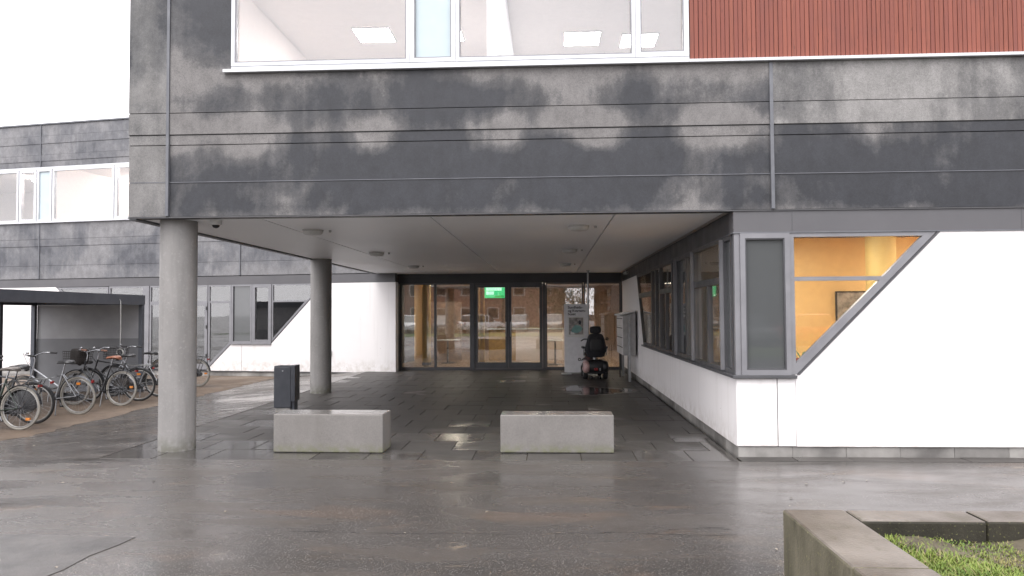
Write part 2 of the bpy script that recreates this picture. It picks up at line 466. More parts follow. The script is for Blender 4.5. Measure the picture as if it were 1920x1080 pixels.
mat_var('poster_photo', (0.13, 0.12, 0.115), (0.45, 0.42, 0.39), 9, (0.3, 0.4))
mat_plain('poster_teal', (0.22, 0.42, 0.40), 0.4)
mat_plain('steel', (0.42, 0.43, 0.44), 0.35, 0.7)
mat_plain('scooter_cloth', (0.014, 0.014, 0.019), 0.75)
mat_plain('scooter_black', (0.016, 0.016, 0.018), 0.45)
mat_plain('scooter_shell', (0.52, 0.34, 0.33), 0.3)
mat_plain('scooter_shell_dark', (0.10, 0.045, 0.045), 0.35)
mat_var('shelter_upper', (0.25, 0.255, 0.27), (0.35, 0.355, 0.37), 1.5, (0.4, 0.55), bump=0.1)
mat_var('shelter_lower', (0.145, 0.15, 0.162), (0.18, 0.186, 0.198), 1.5, (0.45, 0.6))
mat_var('shelter_steel', (0.078, 0.085, 0.103), (0.10, 0.108, 0.128), 3, (0.4, 0.55), 0.2)
mat_plain('plant_leaf', (0.16, 0.30, 0.17), 0.5)
mat_plain('pot_red', (0.45, 0.05, 0.03), 0.4)
k = mat_var('brick_wall', (0.15, 0.085, 0.066), (0.22, 0.125, 0.095), 3, (0.7, 0.9))
mat_var('backdrop_cladding', (0.075, 0.07, 0.066), (0.11, 0.10, 0.092), 0.6, (0.5, 0.7))
mat_plain('roof_dark', (0.06, 0.055, 0.055), 0.7)
mat_plain('bark', (0.075, 0.062, 0.05), 0.9)
mat_plain('hedge_leaf', (0.04, 0.062, 0.022), 0.7)
for nm, c in (('white', (0.75, 0.75, 0.75)), ('silver', (0.48, 0.49, 0.50)), ('black', (0.015, 0.015, 0.017)), ('red', (0.32, 0.03, 0.03)),
              ('blue', (0.03, 0.06, 0.16)), ('grey', (0.14, 0.145, 0.15)), ('green', (0.04, 0.10, 0.07)), ('champagne', (0.42, 0.38, 0.32))):
    mat_plain('car_' + nm, c, 0.2, 0.1, dirt=0.06)

# ------------------------------------------------------------------ mesh building
class MB:
    def __init__(s, smooth=False):
        s.v, s.f, s.sm = [], [], smooth
    def add(s, vs, fs):
        o = len(s.v)
        s.v += [tuple(q) for q in vs]
        s.f += [tuple(i + o for i in f) for f in fs]
        return s
    def box(s, x0, x1, y0, y1, z0, z1):
        vs = [(x, y, z) for z in (z0, z1) for y in (y0, y1) for x in (x0, x1)]
        return s.add(vs, [(0, 2, 3, 1), (4, 5, 7, 6), (0, 1, 5, 4), (2, 6, 7, 3), (0, 4, 6, 2), (1, 3, 7, 5)])
    def prism(s, poly, B, d0, d1):
        """polygon in the (u, v) plane of basis B, extruded along its normal from d0 to d1"""
        n = len(poly)
        vs = [B(u, v, d0) for u, v in poly] + [B(u, v, d1) for u, v in poly]
        fs = [tuple(range(n - 1, -1, -1)), tuple(range(n, 2 * n))]
        fs += [(i, (i + 1) % n, n + (i + 1) % n, n + i) for i in range(n)]
        return s.add(vs, fs)
    def ring(s, po, pi, B, d0, d1):
        n = len(po)
        vs = [B(u, v, d) for d in (d0, d1) for pl in (po, pi) for u, v in pl]
        fs = []
        for i in range(n):
            j = (i + 1) % n
            fs += [(i, n + i, n + j, j), (2 * n + i, 2 * n + j, 3 * n + j, 3 * n + i),
                   (i, j, 2 * n + j, 2 * n + i), (n + i, 3 * n + i, 3 * n + j, n + j)]
        return s.add(vs, fs)
    def tube(s, pts, r, n=8, closed=False):
        pts = [Vector(q) for q in pts]
        m = len(pts)
        rs = r if isinstance(r, (list, tuple)) else [r] * m
        vs, fs = [], []
        prev = None
        for i, q in enumerate(pts):
            a = pts[(i - 1) % m] if (closed or i > 0) else q
            b = pts[(i + 1) % m] if (closed or i < m - 1) else q
            t = (b - a).normalized()
            if prev is None:
                up = Vector((0, 0, 1)) if abs(t.z) < 0.9 else Vector((1, 0, 0))
                e = t.cross(up).normalized()
            else:
                e = (prev - t * prev.dot(t)).normalized()
            prev = e
            g = t.cross(e)
            for j in range(n):
                an = 2 * math.pi * j / n
                vs.append(q + (e * math.cos(an) + g * math.sin(an)) * rs[i])
        for i in range(m if closed else m - 1):
            i2 = (i + 1) % m
            for j in range(n):
                j2 = (j + 1) % n
                fs.append((i * n + j, i * n + j2, i2 * n + j2, i2 * n + j))
        if not closed:
            fs.append(tuple(range(n - 1, -1, -1)))
            fs.append(tuple((m - 1) * n + j for j in range(n)))
        return s.add(vs, fs)
    def lathe(s, prof, n=24, c=(0, 0, 0), axis='z'):
        vs, fs = [], []
        for r, h in prof:
            for j in range(n):
                an = 2 * math.pi * j / n
                x, y = r * math.cos(an), r * math.sin(an)
                q = {'z': (x, y, h), 'y': (x, h, y), 'x': (h, x, y)}[axis]
                vs.append((c[0] + q[0], c[1] + q[1], c[2] + q[2]))
        m = len(prof)
        for i in range(m - 1):
            for j in range(n):
                j2 = (j + 1) % n
                fs.append((i * n + j, i * n + j2, (i + 1) * n + j2, (i + 1) * n + j))
        fs.append(tuple(range(n - 1, -1, -1)))
        fs.append(tuple((m - 1) * n + j for j in range(n)))
        return s.add(vs, fs)
    def torus(s, c, axis, Rr, r, n=36, m=8):
        pts = []
        for i in range(n):
            an = 2 * math.pi * i / n
            a, b = Rr * math.cos(an), Rr * math.sin(an)
            q = {'z': (a, b, 0), 'y': (a, 0, b), 'x': (0, a, b)}[axis]
            pts.append((c[0] + q[0], c[1] + q[1], c[2] + q[2]))
        return s.tube(pts, r, m, True)
    def blob(s, c, r, n=14, m=9, p=1.0):
        """ellipsoid; p < 1 makes it boxier"""
        vs, fs = [], []
        sg = lambda t: math.copysign(abs(t) ** p, t)
        for i in range(m + 1):
            th = math.pi * i / m
            for j in range(n):
                ph = 2 * math.pi * j / n
                vs.append((c[0] + r[0] * sg(math.sin(th)) * sg(math.cos(ph)), c[1] + r[1] * sg(math.sin(th)) * sg(math.sin(ph)), c[2] + r[2] * sg(math.cos(th))))
        for i in range(m):
            for j in range(n):
                j2 = (j + 1) % n
                fs.append((i * n + j, (i + 1) * n + j, (i + 1) * n + j2, i * n + j2))
        return s.add(vs, fs)
    def mesh(s, name, mat):
        me = bpy.data.meshes.new(name)
        me.from_pydata(s.v, [], s.f)
        bm = bmesh.new(); bm.from_mesh(me)
        bmesh.ops.recalc_face_normals(bm, faces=bm.faces)
        bm.to_mesh(me); bm.free()
        if s.sm:
            for pl in me.polygons:
                pl.use_smooth = True
            if hasattr(me, 'set_sharp_from_angle'):
                me.set_sharp_from_angle(angle=R(50))
        me.materials.append(MATS[mat])
        return me

def wloc(o):
    l = Vector(o.location)
    return l + wloc(o.parent) if o.parent else l

def obj(name, mb, mat, parent=None, bevel=0.0, local=False):
    """link a mesh object. Vertices are in world coordinates (or in the parent's, with local=True)"""
    me = mb if isinstance(mb, bpy.types.Mesh) else mb.mesh(name, mat)
    o = bpy.data.objects.new(name, me)
    COL.objects.link(o)
    if parent:
        o.parent = parent
        if not local:
            o.location = -wloc(parent)
    if bevel:
        md = o.modifiers.new('bevel', 'BEVEL')
        md.width, md.segments, md.limit_method, md.angle_limit = bevel, 2, 'ANGLE', R(40)
    return o

def tag(o, label=None, cat=None, group=None, kind=None):
    for key, v in (('label', label), ('category', cat), ('group', group), ('kind', kind)):
        if v:
            o[key] = v
    return o

def thing(name, label, cat, loc=(0, 0, 0), rotz=0.0, group=None):
    o = bpy.data.objects.new(name, None)
    o.empty_display_size = 0.2
    COL.objects.link(o)
    o.location = loc
    o.rotation_euler = (0, 0, rotz)
    return tag(o, label, cat, group)

def inset(poly, d):
    """inset a convex polygon (counter-clockwise) by d (one value, or one per edge)"""
    n = len(poly)
    ds = d if isinstance(d, (list, tuple)) else [d] * n
    ln = []
    for i in range(n):
        (x0, y0), (x1, y1) = poly[i], poly[(i + 1) % n]
        L = math.hypot(x1 - x0, y1 - y0)
        nx, ny = -(y1 - y0) / L, (x1 - x0) / L
        ln.append((nx, ny, nx * x0 + ny * y0 + ds[i]))
    out = []
    for i in range(n):
        a, b = ln[i - 1], ln[i]
        det = a[0] * b[1] - a[1] * b[0]
        out.append(((a[2] * b[1] - b[2] * a[1]) / det, (a[0] * b[2] - b[0] * a[2]) / det))
    return out

def rect(u0, u1, v0, v1):
    return [(u0, v0), (u1, v0), (u1, v1), (u0, v1)]

def basis(o, U, Nn):
    o, U, Nn = Vector((o[0], o[1], 0)), Vector((U[0], U[1], 0)), Vector((Nn[0], Nn[1], 0))
    def B(u, v, d):
        q = o + U * u + Nn * d
        return (q.x, q.y, v)
    return B

def window(parent, poly, B, fw, mat, pane='glass', d=(-0.07, 0.015), name='window', bead=None, gd=-0.03):
    """a frame ring with its pane as sub-part"""
    inn = inset(poly, fw)
    w = obj(name, MB().ring(poly, inn, B, *d), mat, parent)
    out = inset(poly, [f - 0.012 for f in fw] if isinstance(fw, (list, tuple)) else fw - 0.012)
    obj('pane', MB().prism(out, B, gd - 0.006, gd + 0.006), pane, w)
    if bead:
        obj('glazing_bead', MB().ring(inset(poly, fw - 0.006), inset(poly, fw + 0.014), B, gd + 0.008, d[1] - 0.006), bead, w)
    return w

# ------------------------------------------------------------------ ground
def sst(x, a, b):
    t = max(0.0, min(1.0, (x - a) / (b - a)))
    return t * t * (3 - 2 * t)
def gz(x, y):
    """the yard falls about 0.2 m towards the bicycle stand"""
    t = max(0.0, min(1.0, (-5.06 - x) / 2.69))
    return -0.2 * t * sst(y, 7.0, 11.0)

PX0, PX1, PY0, PY1 = -5.05, 2.04, 8.06, 20.86       # paving under the canopy
xs = [-600, -200, -80, -40, -25, -18, -14, -11, -9.5, -8.6, -7.75, -7.1, -6.4, -5.7, PX0 - 0.012, PX0 + 0.01] + \
     [PX0 + 0.01 + i * 0.785 for i in range(1, 10)] + [PX1 + 0.02, 3, 4, 5, 7, 10, 15, 25, 40, 80, 200, 600]
ys = [-600, -200, -80, -45, -30, -20, -12, -6, -2, 0, 1, 2, 3, 4, 5, 6, 6.7, 7.3, PY0 - 0.012, PY0 + 0.01, 8.35, 8.7, 9.2, 9.8, 10.4, 11, 12, 13.5, 15, 17, 19, 20.5, PY1, 22, 25, 30, 40, 80, 200, 600]
g = MB()
for y in ys:
    for x in xs:
        z = gz(x, y)
        if x > PX0 and y > PY0 and y < 30 and x < 14:
            z = -0.09
        g.v.append((x, y, z))
nx = len(xs)
for j in range(len(ys) - 1):
    for i in range(nx - 1):
        g.f.append((j * nx + i, j * nx + i + 1, (j + 1) * nx + i + 1, (j + 1) * nx + i))
tag(obj('asphalt_ground', g, 'wet_asphalt'), kind='structure')

# a repaired strip of asphalt, a little proud of the old surface
pp = MB()
edge = [(-6.5, 5.36), (-5.2, 5.30), (-4.1, 5.27), (-3.3, 5.24), (-2.97, 5.22), (-2.99, 5.05), (-3.06, 4.8), (-3.05, 4.55), (-3.14, 4.2), (-3.2, 3.6), (-3.3, 2.6), (-6.5, 2.6)]
edge = [(x + random.uniform(-.015, .015), y + random.uniform(-.012, .012)) for x, y in edge]
pp.add([(x, y, 0.005) for x, y in edge], [tuple(range(len(edge) - 1, -1, -1))])
pp.add([(x, y, 0.005) for x, y in edge] + [(x, y, -0.01) for x, y in edge],
       [(i, (i + 1) % len(edge), len(edge) + (i + 1) % len(edge), len(edge) + i) for i in range(len(edge))])
tag(obj('asphalt_patch', pp, 'asphalt_repair'), kind='structure')
# an open seam in the asphalt with a few side cracks
def crack(pts, w, z=0.0035):
    mb = MB()
    L, Rr = [], []
    for i, (x, y) in enumerate(pts):
        ww = w * random.uniform(0.35, 1.2)
        L.append((x, y + ww, z)); Rr.append((x, y - ww, z))
    n_ = len(pts)
    mb.add(L + Rr, [(i, i + 1, n_ + i + 1, n_ + i) for i in range(n_ - 1)])
    tag(obj('asphalt_crack', mb, 'joint_dark'), kind='structure')
yy = 5.42
sp_ = []
for i in range(70):
    yy += random.uniform(-0.012, 0.0125)
    sp_.append((-1.9 + i * 0.047, yy))
crack(sp_, 0.0035)
crack([(0.85 + i * 0.04, 5.52 + random.uniform(-.012, .012) + i * 0.006) for i in range(12)], 0.003)
crack([(1.12 + i * 0.03, 5.62 + random.uniform(-.01, .01) - i * 0.012) for i in range(8)], 0.003)
crack([(-6.3 + i * 0.11, 7.86 + random.uniform(-.01, .01)) for i in range(14)], 0.006)

# gravel bed of the bicycle stand
sb = MB()
n = 60
for i in range(n + 1):
    y = 7.6 + (21.75 - 7.6) * i / n
    for j, x in enumerate((-16, -13, -11, -9.5, -8.6, -7.9, -7.75)):
        xx = x + (random.uniform(-0.10, 0.10) if j == 6 else 0)
        z = gz(xx, y) + (0.012 if j < 6 else 0.002) + (random.uniform(0, 0.012) if 1 < j < 6 else 0)
        sb.v.append((xx, y, z))
for i in range(n):
    for j in range(6):
        sb.f.append((i * 7 + j, i * 7 + j + 1, (i + 1) * 7 + j + 1, (i + 1) * 7 + j))
tag(obj('gravel_bed', sb, 'gravel_sand'), kind='structure')

# paving: a bed and single slabs
bed = tag(obj('paving', MB().box(PX0 + 0.012, PX1 - 0.01, PY0 + 0.012, PY1, -0.085, -0.016), 'soil'), kind='structure')
SL = 0.6
mes = {}
row = 0
y = PY0
while y < PY1 - 0.05:
    d = min(SL, PY1 - y)
    x = PX0 - (0.0 if row % 2 == 0 else 0.3)
    while x < PX1 - 0.05:
        a, b = max(x, PX0), min(x + SL, PX1)
        key = (round(b - a, 3), round(d, 3))
        if key[0] > 0.04:
            if key not in mes:
                w2, d2 = key[0] / 2 - 0.004, key[1] / 2 - 0.004
                mb = MB().box(-w2, w2, -d2, d2, -0.05, -0.003)
                mb.add([(-w2 + .004, -d2 + .004, 0), (w2 - .004, -d2 + .004, 0), (w2 - .004, d2 - .004, 0), (-w2 + .004, d2 - .004, 0),
                        (-w2, -d2, -.003), (w2, -d2, -.003), (w2, d2, -.003), (-w2, d2, -.003)],
                       [(0, 1, 2, 3), (4, 5, 1, 0), (5, 6, 2, 1), (6, 7, 3, 2), (7, 4, 0, 3)])
                mb.f.remove((4, 5, 7, 6)) if (4, 5, 7, 6) in mb.f else None
                mes[key] = mb.mesh('paving_slab', 'paving')
            o = obj('paving_slab', mes[key], None, bed, local=True)
            o.location = ((a + b) / 2, y + d / 2, random.uniform(-0.0035, 0.001))
            o.rotation_euler = (random.gauss(0, 0.0022), random.gauss(0, 0.0022), random.gauss(0, 0.002))
        x += SL
    y += d
    row += 1
# narrow border slabs along the foot of the right-hand wall
sm = MB().box(-0.296, 0.296, -0.115, 0.115, -0.05, 0.0).mesh('border_slab', 'paving')
bed2 = tag(obj('border_paving', MB().box(2.06, 12.4, 8.07, 8.33, -0.085, -0.02), 'soil'), kind='structure')
for i in range(17):
    o = obj('border_slab', sm, None, bed2, local=True)
    o.location = (2.36 + i * 0.6, 8.19, random.uniform(-0.003, 0.002))
    o.rotation_euler = (random.gauss(0, 0.004), random.gauss(0, 0.003), 0)

# ------------------------------------------------------------------ upper storey (overhanging concrete block)
YF = 8.324
BF = basis((0, YF), (1, 0), (0, -1))                    # front facade: u = x, d = towards the yard
up = thing('upper_storey', 'overhanging concrete upper storey with stained panels, long window and red timber', 'building', (3, 14, 2.74))
Z = (2.745, 3.145, 3.58, 3.70, 3.955, 4.405)
segs = [(-4.885, -4.432, 'concrete_corner'), (-4.398, 2.494, 'concrete_facade'), (2.528, 9.40, 'concrete_facade_right'), (9.43, 13.6, 'concrete_facade_right')]
ZT = 7.62
def panel(poly, d1, mat, B=BF, parent=up, d0=-0.16, name='concrete_panel'):
    return obj(name, MB().prism(poly, B, d0, d1), mat, parent, bevel=0.003)
for si, (a, b, m) in enumerate(segs):
    dp = 0.006 if si == 0 else 0.0
    panel(rect(a, b, Z[0], Z[1] - 0.004), 0.0 + dp, m)
    panel(rect(a, b, Z[1] + 0.004, Z[2] - 0.003), 0.0 + dp, m)
    panel(rect(a, b, Z[2] + 0.003, Z[3] - 0.005), 0.005 + dp, m)
    m2 = 'concrete_facade_pale' if si >= 2 else m
    panel(rect(a, b, Z[3] + 0.004, Z[4] - 0.003), 0.016 + dp, m2)
    if si == 0:
        panel(rect(a, b, Z[4] + 0.003, ZT), 0.018 + dp, m2)
    elif si == 1:
        panel([(a, Z[4] + 0.003), (b, Z[4] + 0.003), (b, Z[5]), (-3.672, Z[5]), (-3.672, ZT), (a, ZT)], 0.018, m2)
    else:
        panel(rect(a, b, Z[4] + 0.003, Z[5]), 0.018, m2)
# bands above the window and the cladding
panel(rect(-3.672, 13.6, 6.34, ZT), 0.026, 'concrete_facade_pale')
# dark backing that shows in the joints, seam trims and drip edge
obj('backing_wall', MB().box(-4.86, 13.55, YF + 0.17, YF + 0.24, 2.78, 4.40), 'joint_dark', up)
obj('joint_strip', MB().prism(rect(-4.431, -4.399, 2.75, ZT - 0.01), BF, -0.1, 0.034), 'trim_grey', up)
obj('joint_strip', MB().prism(rect(2.492, 2.53, 2.75, 4.40), BF, -0.1, 0.032), 'trim_grey', up)
obj('joint_strip', MB().prism(rect(9.396, 9.434, 2.75, 4.40), BF, -0.1, 0.032), 'trim_grey', up)
obj('seam_bead', MB().prism(rect(-4.87, 13.58, 3.141, 3.149), BF, -0.05, 0.0085), 'trim_grey', up)
obj('ledge_cap', MB().prism(rect(-4.88, 13.58, 3.696, 3.7035), BF, -0.05, 0.008), 'joint_dark', up)
obj('drip_edge', MB().prism(rect(-4.89, 13.6, 2.728, 2.742), BF, -0.14, 0.012), 'soffit_edge', up)
# side wall, rear and roof
obj('side_wall', MB().box(-4.885, -4.70, YF + 0.165, 20.25, 2.77, ZT), 'concrete_corner', up)
obj('roof', MB().box(-4.88, 13.6, YF + 0.02, 32, ZT + 0.002, ZT + 0.12), 'roof_dark', up)
obj('rear_wall', MB().box(-4.6, 13.6, 31.8, 32, 2.8, ZT), 'concrete_corner', up)
obj('end_wall', MB().box(13.4, 13.6, YF + 0.25, 31.7, 2.8, ZT), 'concrete_corner', up)
obj('floor_slab', MB().box(-4.65, 13.38, YF + 0.25, 31.7, 2.80, 3.05), 'wall_grey', up)

# ribbon window: light aluminium frames
sill = obj('window_sill', MB().prism(rect(-3.745, 1.60, 4.408, 4.442), BF, -0.1, 0.075), 'frame_light', up)
obj('frame_rail', MB().prism(rect(-3.672, 1.612, 4.442, 4.492), BF, -0.08, 0.012), 'frame_light', up)
obj('frame_rail', MB().prism(rect(-3.672, 1.612, 6.27, 6.338), BF, -0.08, 0.012), 'frame_light', up)
WZ = (4.494, 6.268)
for a, b, pane, fw in ((-3.67, -1.573, 'glass_upper', 0.04), (-1.569, -1.045, 'spandrel_blue', 0.045),
                       (-1.041, 1.008, 'glass_upper', 0.04), (1.012, 1.61, 'glass_upper', 0.055)):
    window(up, rect(a, b, *WZ), BF, fw, 'frame_light', pane, (-0.08, 0.02), bead='frame_mid')
# timber cladding: one board each
obj('cladding_sill', MB().prism(rect(1.602, 13.6, 4.408, 4.440), BF, -0.1, 0.075), 'frame_light', up)
obj('cladding_backing', MB().prism(rect(1.616, 13.55, 4.445, 6.33), BF, -0.14, -0.03), 'joint_dark', up)
bw = 0.0492
bm_ = MB().box(-bw / 2 + 0.003, bw / 2 - 0.003, -0.022, 0.0, 0, 1.875).mesh('cladding_board', 'wood_cladding')
i = 0
x = 1.645
while x < 13.5:
    o = obj('cladding_board', bm_, None, up, local=True)
    o.location = Vector((x, YF + 0.02 + random.uniform(-0.003, 0.003), 4.448)) - Vector(up.location)
    o.rotation_euler = (0, 0, random.gauss(0, 0.02))
    x += bw + random.uniform(-0.0008, 0.0008)
# rooms behind the ribbon window
YB = 15.4
obj('room_wall', MB().box(-4.65, 4.1, YB, YB + 0.1, 3.06, 6.4), 'wall_white', up)
obj('room_wall', MB().box(-4.6, -4.5, YF + 0.25, YB - 0.01, 3.06, 6.4), 'wall_cream', up)
obj('room_wall', MB().box(-0.72, -0.60, YF + 0.45, YB - 0.01, 3.06, 6.4), 'wall_white', up)
obj('room_wall', MB().box(4.0, 4.1, YF + 0.25, YB - 0.01, 3.06, 6.4), 'wall_white', up)
obj('room_ceiling', MB().box(-4.65, 4.1, YF + 0.18, YB + 0.1, 6.41, 6.5), 'wall_cream', up)
obj('window_ledge', MB().box(-3.66, 1.6, YF + 0.09, YF + 0.42, 4.46, 4.485), 'wall_white', up)

# soffit under the canopy: large boards with open joints
sx = [-4.80, -3.395, -1.375, 0.775, 2.02]
sy = [YF + 0.012, 12.5, 16.6, 20.86]
for i in range(4):
    for j in range(3):
        a, b = sx[i], sx[i + 1]
        y0_, y1_ = sy[j], sy[j + 1]
        zj = random.uniform(-0.001, 0.001)
        obj('soffit_board', MB().box(a + 0.009, b - 0.009, y0_ + (0.0003 if j else 0.0), y1_ - 0.0003, 2.735 + zj, 2.76 + zj), 'soffit', up)
obj('soffit_backing', MB().box(-4.82, 2.05, YF + 0.18, 20.9, 2.764, 2.775), 'joint_dark', up)
obj('soffit_edge', MB().box(-4.884, -4.802, YF + 0.012, 20.2, 2.712, 2.768), 'trim_grey', up)
# right-hand part of the underside
obj('soffit_strip', MB().box(2.05, 13.58, YF + 0.02, YF + 0.16, 2.752, 2.77), 'soffit_edge', up)

# upper-room ceiling lamps; the two close behind the glass are unseen, added for brightness
def ceiling_panel(x, y, z, label, w=0.6, l=0.6, mat='lamp_white', group='flat ceiling lamps'):
    t = thing('ceiling_lamp', label, 'lamp', (x, y, z), 0, group)
    obj('lamp_frame', MB().ring(rect(-w/2 - .02, w/2 + .02, -l/2 - .02, l/2 + .02), rect(-w/2, w/2, -l/2, l/2), lambda u, v, d: (u, v, d), -0.03, 0.0), 'white_plastic', t, local=True)
    obj('diffuser', MB().box(-w/2 + .001, w/2 - .001, -l/2 + .001, l/2 - .001, -0.024, -0.006), mat, t, local=True)
    return t
for x, y, lab in ((-2.95, 12.35, 'square ceiling lamp in the middle of the wide upper window above the front bench'),
                  (-1.75, 12.4, 'square ceiling lamp upstairs half cut off by the blue window panel'),
                  (0.62, 12.75, 'square ceiling lamp upstairs above the small pot plants'),
                  (1.62, 12.9, 'square ceiling lamp upstairs beside the narrow window by the red timber'),
                  (-2.3, 9.9, 'added unseen lamp upstairs close behind the wide window beside the concrete corner'),
                  (0.62, 10.2, 'added unseen lamp upstairs close behind the wide window next to the blue panel')):
    ceiling_panel(x, y, 6.408, lab)

# things on the window ledge upstairs
t = thing('paper_cone', 'small white paper cone on the upper window ledge', 'ornament', (-2.63, YF + 0.25, 4.486))
obj('cone', MB(True).lathe([(0.05, 0), (0.035, 0.06), (0.008, 0.14)], 12), 'white_plastic', t, local=True)
obj('cone_base', MB(True).lathe([(0.062, 0.0), (0.062, 0.008), (0.05, 0.012)], 12), 'white_plastic', t, local=True)
def leafy(name, label, loc, s, n=26):
    t = thing(name, label, 'plant', loc)
    obj('pot', MB(True).lathe([(0.05 * s, 0), (0.07 * s, 0.10 * s), (0.075 * s, 0.11 * s), (0.06 * s, 0.11 * s)], 14), 'white_plastic', t, local=True)
    mb = MB()
    for i in range(n):
        a, e, L = random.uniform(0, 6.28), random.uniform(0.3, 1.3), random.uniform(0.10, 0.22) * s
        d = Vector((math.cos(a) * math.cos(e), math.sin(a) * math.cos(e), math.sin(e)))
        sdir = d.cross(Vector((0, 0, 1))).normalized() * 0.02 * s
        b0 = Vector((0, 0, 0.10 * s))
        q = [b0, b0 + d * L * 0.6 + sdir, b0 + d * L + Vector((0, 0, -0.02)), b0 + d * L * 0.6 - sdir]
        mb.add(q, [(0, 1, 2, 3)])
    obj('leaves', mb, 'plant_leaf', t, local=True)
leafy('potted_plant', 'small green pot plant on the upper window ledge, spread low', (0.15, YF + 0.36, 4.486), 0.6)
leafy('potted_plant', 'second small pot plant on the upper ledge beside the narrow window', (0.66, YF + 0.36, 4.486), 0.7)

# ------------------------------------------------------------------ right-hand ground-floor wing
rw = thing('white_wing', 'white rendered ground floor wing with slanted dark framed windows', 'building', (6, 14, 0))
XW = 2.08
BS = basis((XW, 0), (0, 1), (-1, 0))                    # side wall: u = y, d = towards the canopy
FB, ST = 2.49, 0.90                                      # underside of fascia, top of sill
def wpoly(poly, B, d0, d1, mat='white_render', name='white_panel', bev=0.008):
    return obj(name, MB().prism(poly, B, d0, d1), mat, rw, bevel=bev)
wpoly(rect(XW + 0.002, 2.524, 0.112, 0.862), BF, -0.2, 0.0)
wpoly([(2.532, 0.112), (2.726, 0.112), (2.726, 0.862), (2.532, 0.862)], BF, -0.2, 0.0)
wpoly([(2.728, 0.112), (12.4, 0.112), (12.4, FB - 0.004), (4.335, FB - 0.004), (2.775, 0.905), (2.728, 0.905)], BF, -0.2, 0.0, bev=0.0)
obj('joint_seal', MB().prism(rect(2.10, 2.74, 0.13, 0.85), BF, -0.19, -0.012), 'joint_dark', rw)
# side wall
wpoly([(YF + 0.203, 0.112), (20.84, 0.112), (20.84, FB - 0.004), (17.45, FB - 0.004), (16.33, 0.862), (YF + 0.203, 0.862)], BS, -0.2, 0.0, bev=0.0)
wpoly(rect(YF + 0.001, YF + 0.2, 0.1121, 0.862), BS, -0.0018, 0.0006, bev=0.0)
# plinth blocks
for i in range(18):
    a = 2.11 + i * 0.58
    L = 0.58 + 0.0
    obj('plinth_block', MB().prism(rect(a, a + L - 0.004, -0.05, 0.108), BF, -0.2, -0.018 + random.uniform(-.003, .003)), 'plinth', rw)
for i in range(21):
    a = 8.34 + i * 0.595
    obj('plinth_block', MB().prism(rect(a, a + 0.591, -0.05, 0.108), BS, -0.2, -0.018 + random.uniform(-.003, .003)), 'plinth', rw)
# metal fascia above the windows
obj('fascia', MB().prism(rect(XW - 0.004, 12.4, FB, 2.728), BF, -0.2, -0.002), 'fascia_grey', rw)
for a in (2.72, 5.2, 7.7):
    obj('fascia_seam', MB().prism(rect(a, a + 0.006, FB + 0.002, 2.726), BF, -0.01, 0.0005), 'frame_dark', rw)
obj('fascia_lip', MB().prism(rect(XW - 0.016, 12.4, FB - 0.012, FB), BF, -0.05, 0.012), 'trim_grey', rw)
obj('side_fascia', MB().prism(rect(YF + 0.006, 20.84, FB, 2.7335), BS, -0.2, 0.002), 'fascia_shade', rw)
obj('side_fascia_lip', MB().prism(rect(YF - 0.004, 20.84, FB - 0.012, FB - 0.0005), BS, -0.05, 0.014), 'trim_grey', rw)
# sill
obj('window_sill', MB().prism(rect(XW - 0.045, 2.735, 0.863, 0.898), BF, -0.06, 0.045), 'frame_dark', rw, bevel=0.004)
obj('side_sill', MB().prism(rect(YF - 0.0, 16.36, 0.8632, 0.8978), BS, -0.06, 0.043), 'frame_dark', rw, bevel=0.004)
# front windows
obj('corner_post', MB().box(XW + 0.0, XW + 0.06, YF + 0.004, YF + 0.064, 0.90, FB - 0.012), 'frame_mid', rw)
window(rw, rect(2.142, 2.688, 0.9, FB - 0.013), BF, 0.055, 'frame_mid', 'glass_grey', (-0.06, 0.012), bead='frame_dark')
top = FB - 0.013
dx = lambda z: 2.735 + (z - 0.90) * (4.300 - 2.735) / (FB - 0.90)   # right-hand slanted edge
TR = 1.965
window(rw, [(2.69, 0.90), (2.7355, 0.90), (dx(TR - 0.001), TR - 0.001), (2.69, TR - 0.001)], BF, [0.03, 0.075, 0.02, 0.045], 'frame_mid', 'glass', (-0.06, 0.0), gd=-0.03) if False else None
lowp = [(2.692, 0.903), (2.738, 0.903), (dx(TR), TR), (2.692, TR)]
inn = inset(lowp, [0.03, 0.07, 0.022, 0.045])
# lower slanted light is a triangle once the frame is taken off
tri = [(2.737, 1.03), (dx(TR) - 0.125, TR - 0.022), (2.737, TR - 0.022)]
fr = obj('window', MB().add([BF(*q) for q in [(2.692, .903, 0.0), (2.738, .903, 0.0), (dx(TR), TR, 0.0), (2.692, TR, 0.0)] + [(*t_, 0.0) for t_ in tri]]
                            + [BF(*q) for q in [(2.692, .903, -.06), (2.738, .903, -.06), (dx(TR), TR, -.06), (2.692, TR, -.06)] + [(*t_, -.06) for t_ in tri]],
                            [(0, 1, 4), (1, 2, 5, 4), (2, 3, 6, 5), (3, 0, 4, 6),
                             (7, 11, 8), (8, 11, 12, 9), (9, 12, 13, 10), (10, 13, 11, 7),
                             (0, 7, 8, 1), (1, 8, 9, 2), (2, 9, 10, 3), (3, 10, 7, 0), (4, 5, 12, 11), (5, 6, 13, 12), (6, 4, 11, 13)]), 'frame_mid', rw)
obj('pane', MB().prism([(2.73, 1.01), (dx(TR) - 0.105, TR - 0.012), (2.73, TR - 0.012)], BF, -0.036, -0.024), 'glass', fr)
upw = [(2.692, TR + 0.001), (dx(TR) + 0.001, TR + 0.001), (dx(top), top), (2.692, top)]
window(rw, upw, BF, [0.022, 0.075, 0.045, 0.045], 'frame_mid', 'glass', (-0.06, 0.0))
obj('slant_flashing', MB().prism([(2.742, 0.90), (2.772, 0.90), (4.333, FB - 0.006), (4.303, FB - 0.006)], BF, -0.03, 0.008), 'frame_dark', rw)
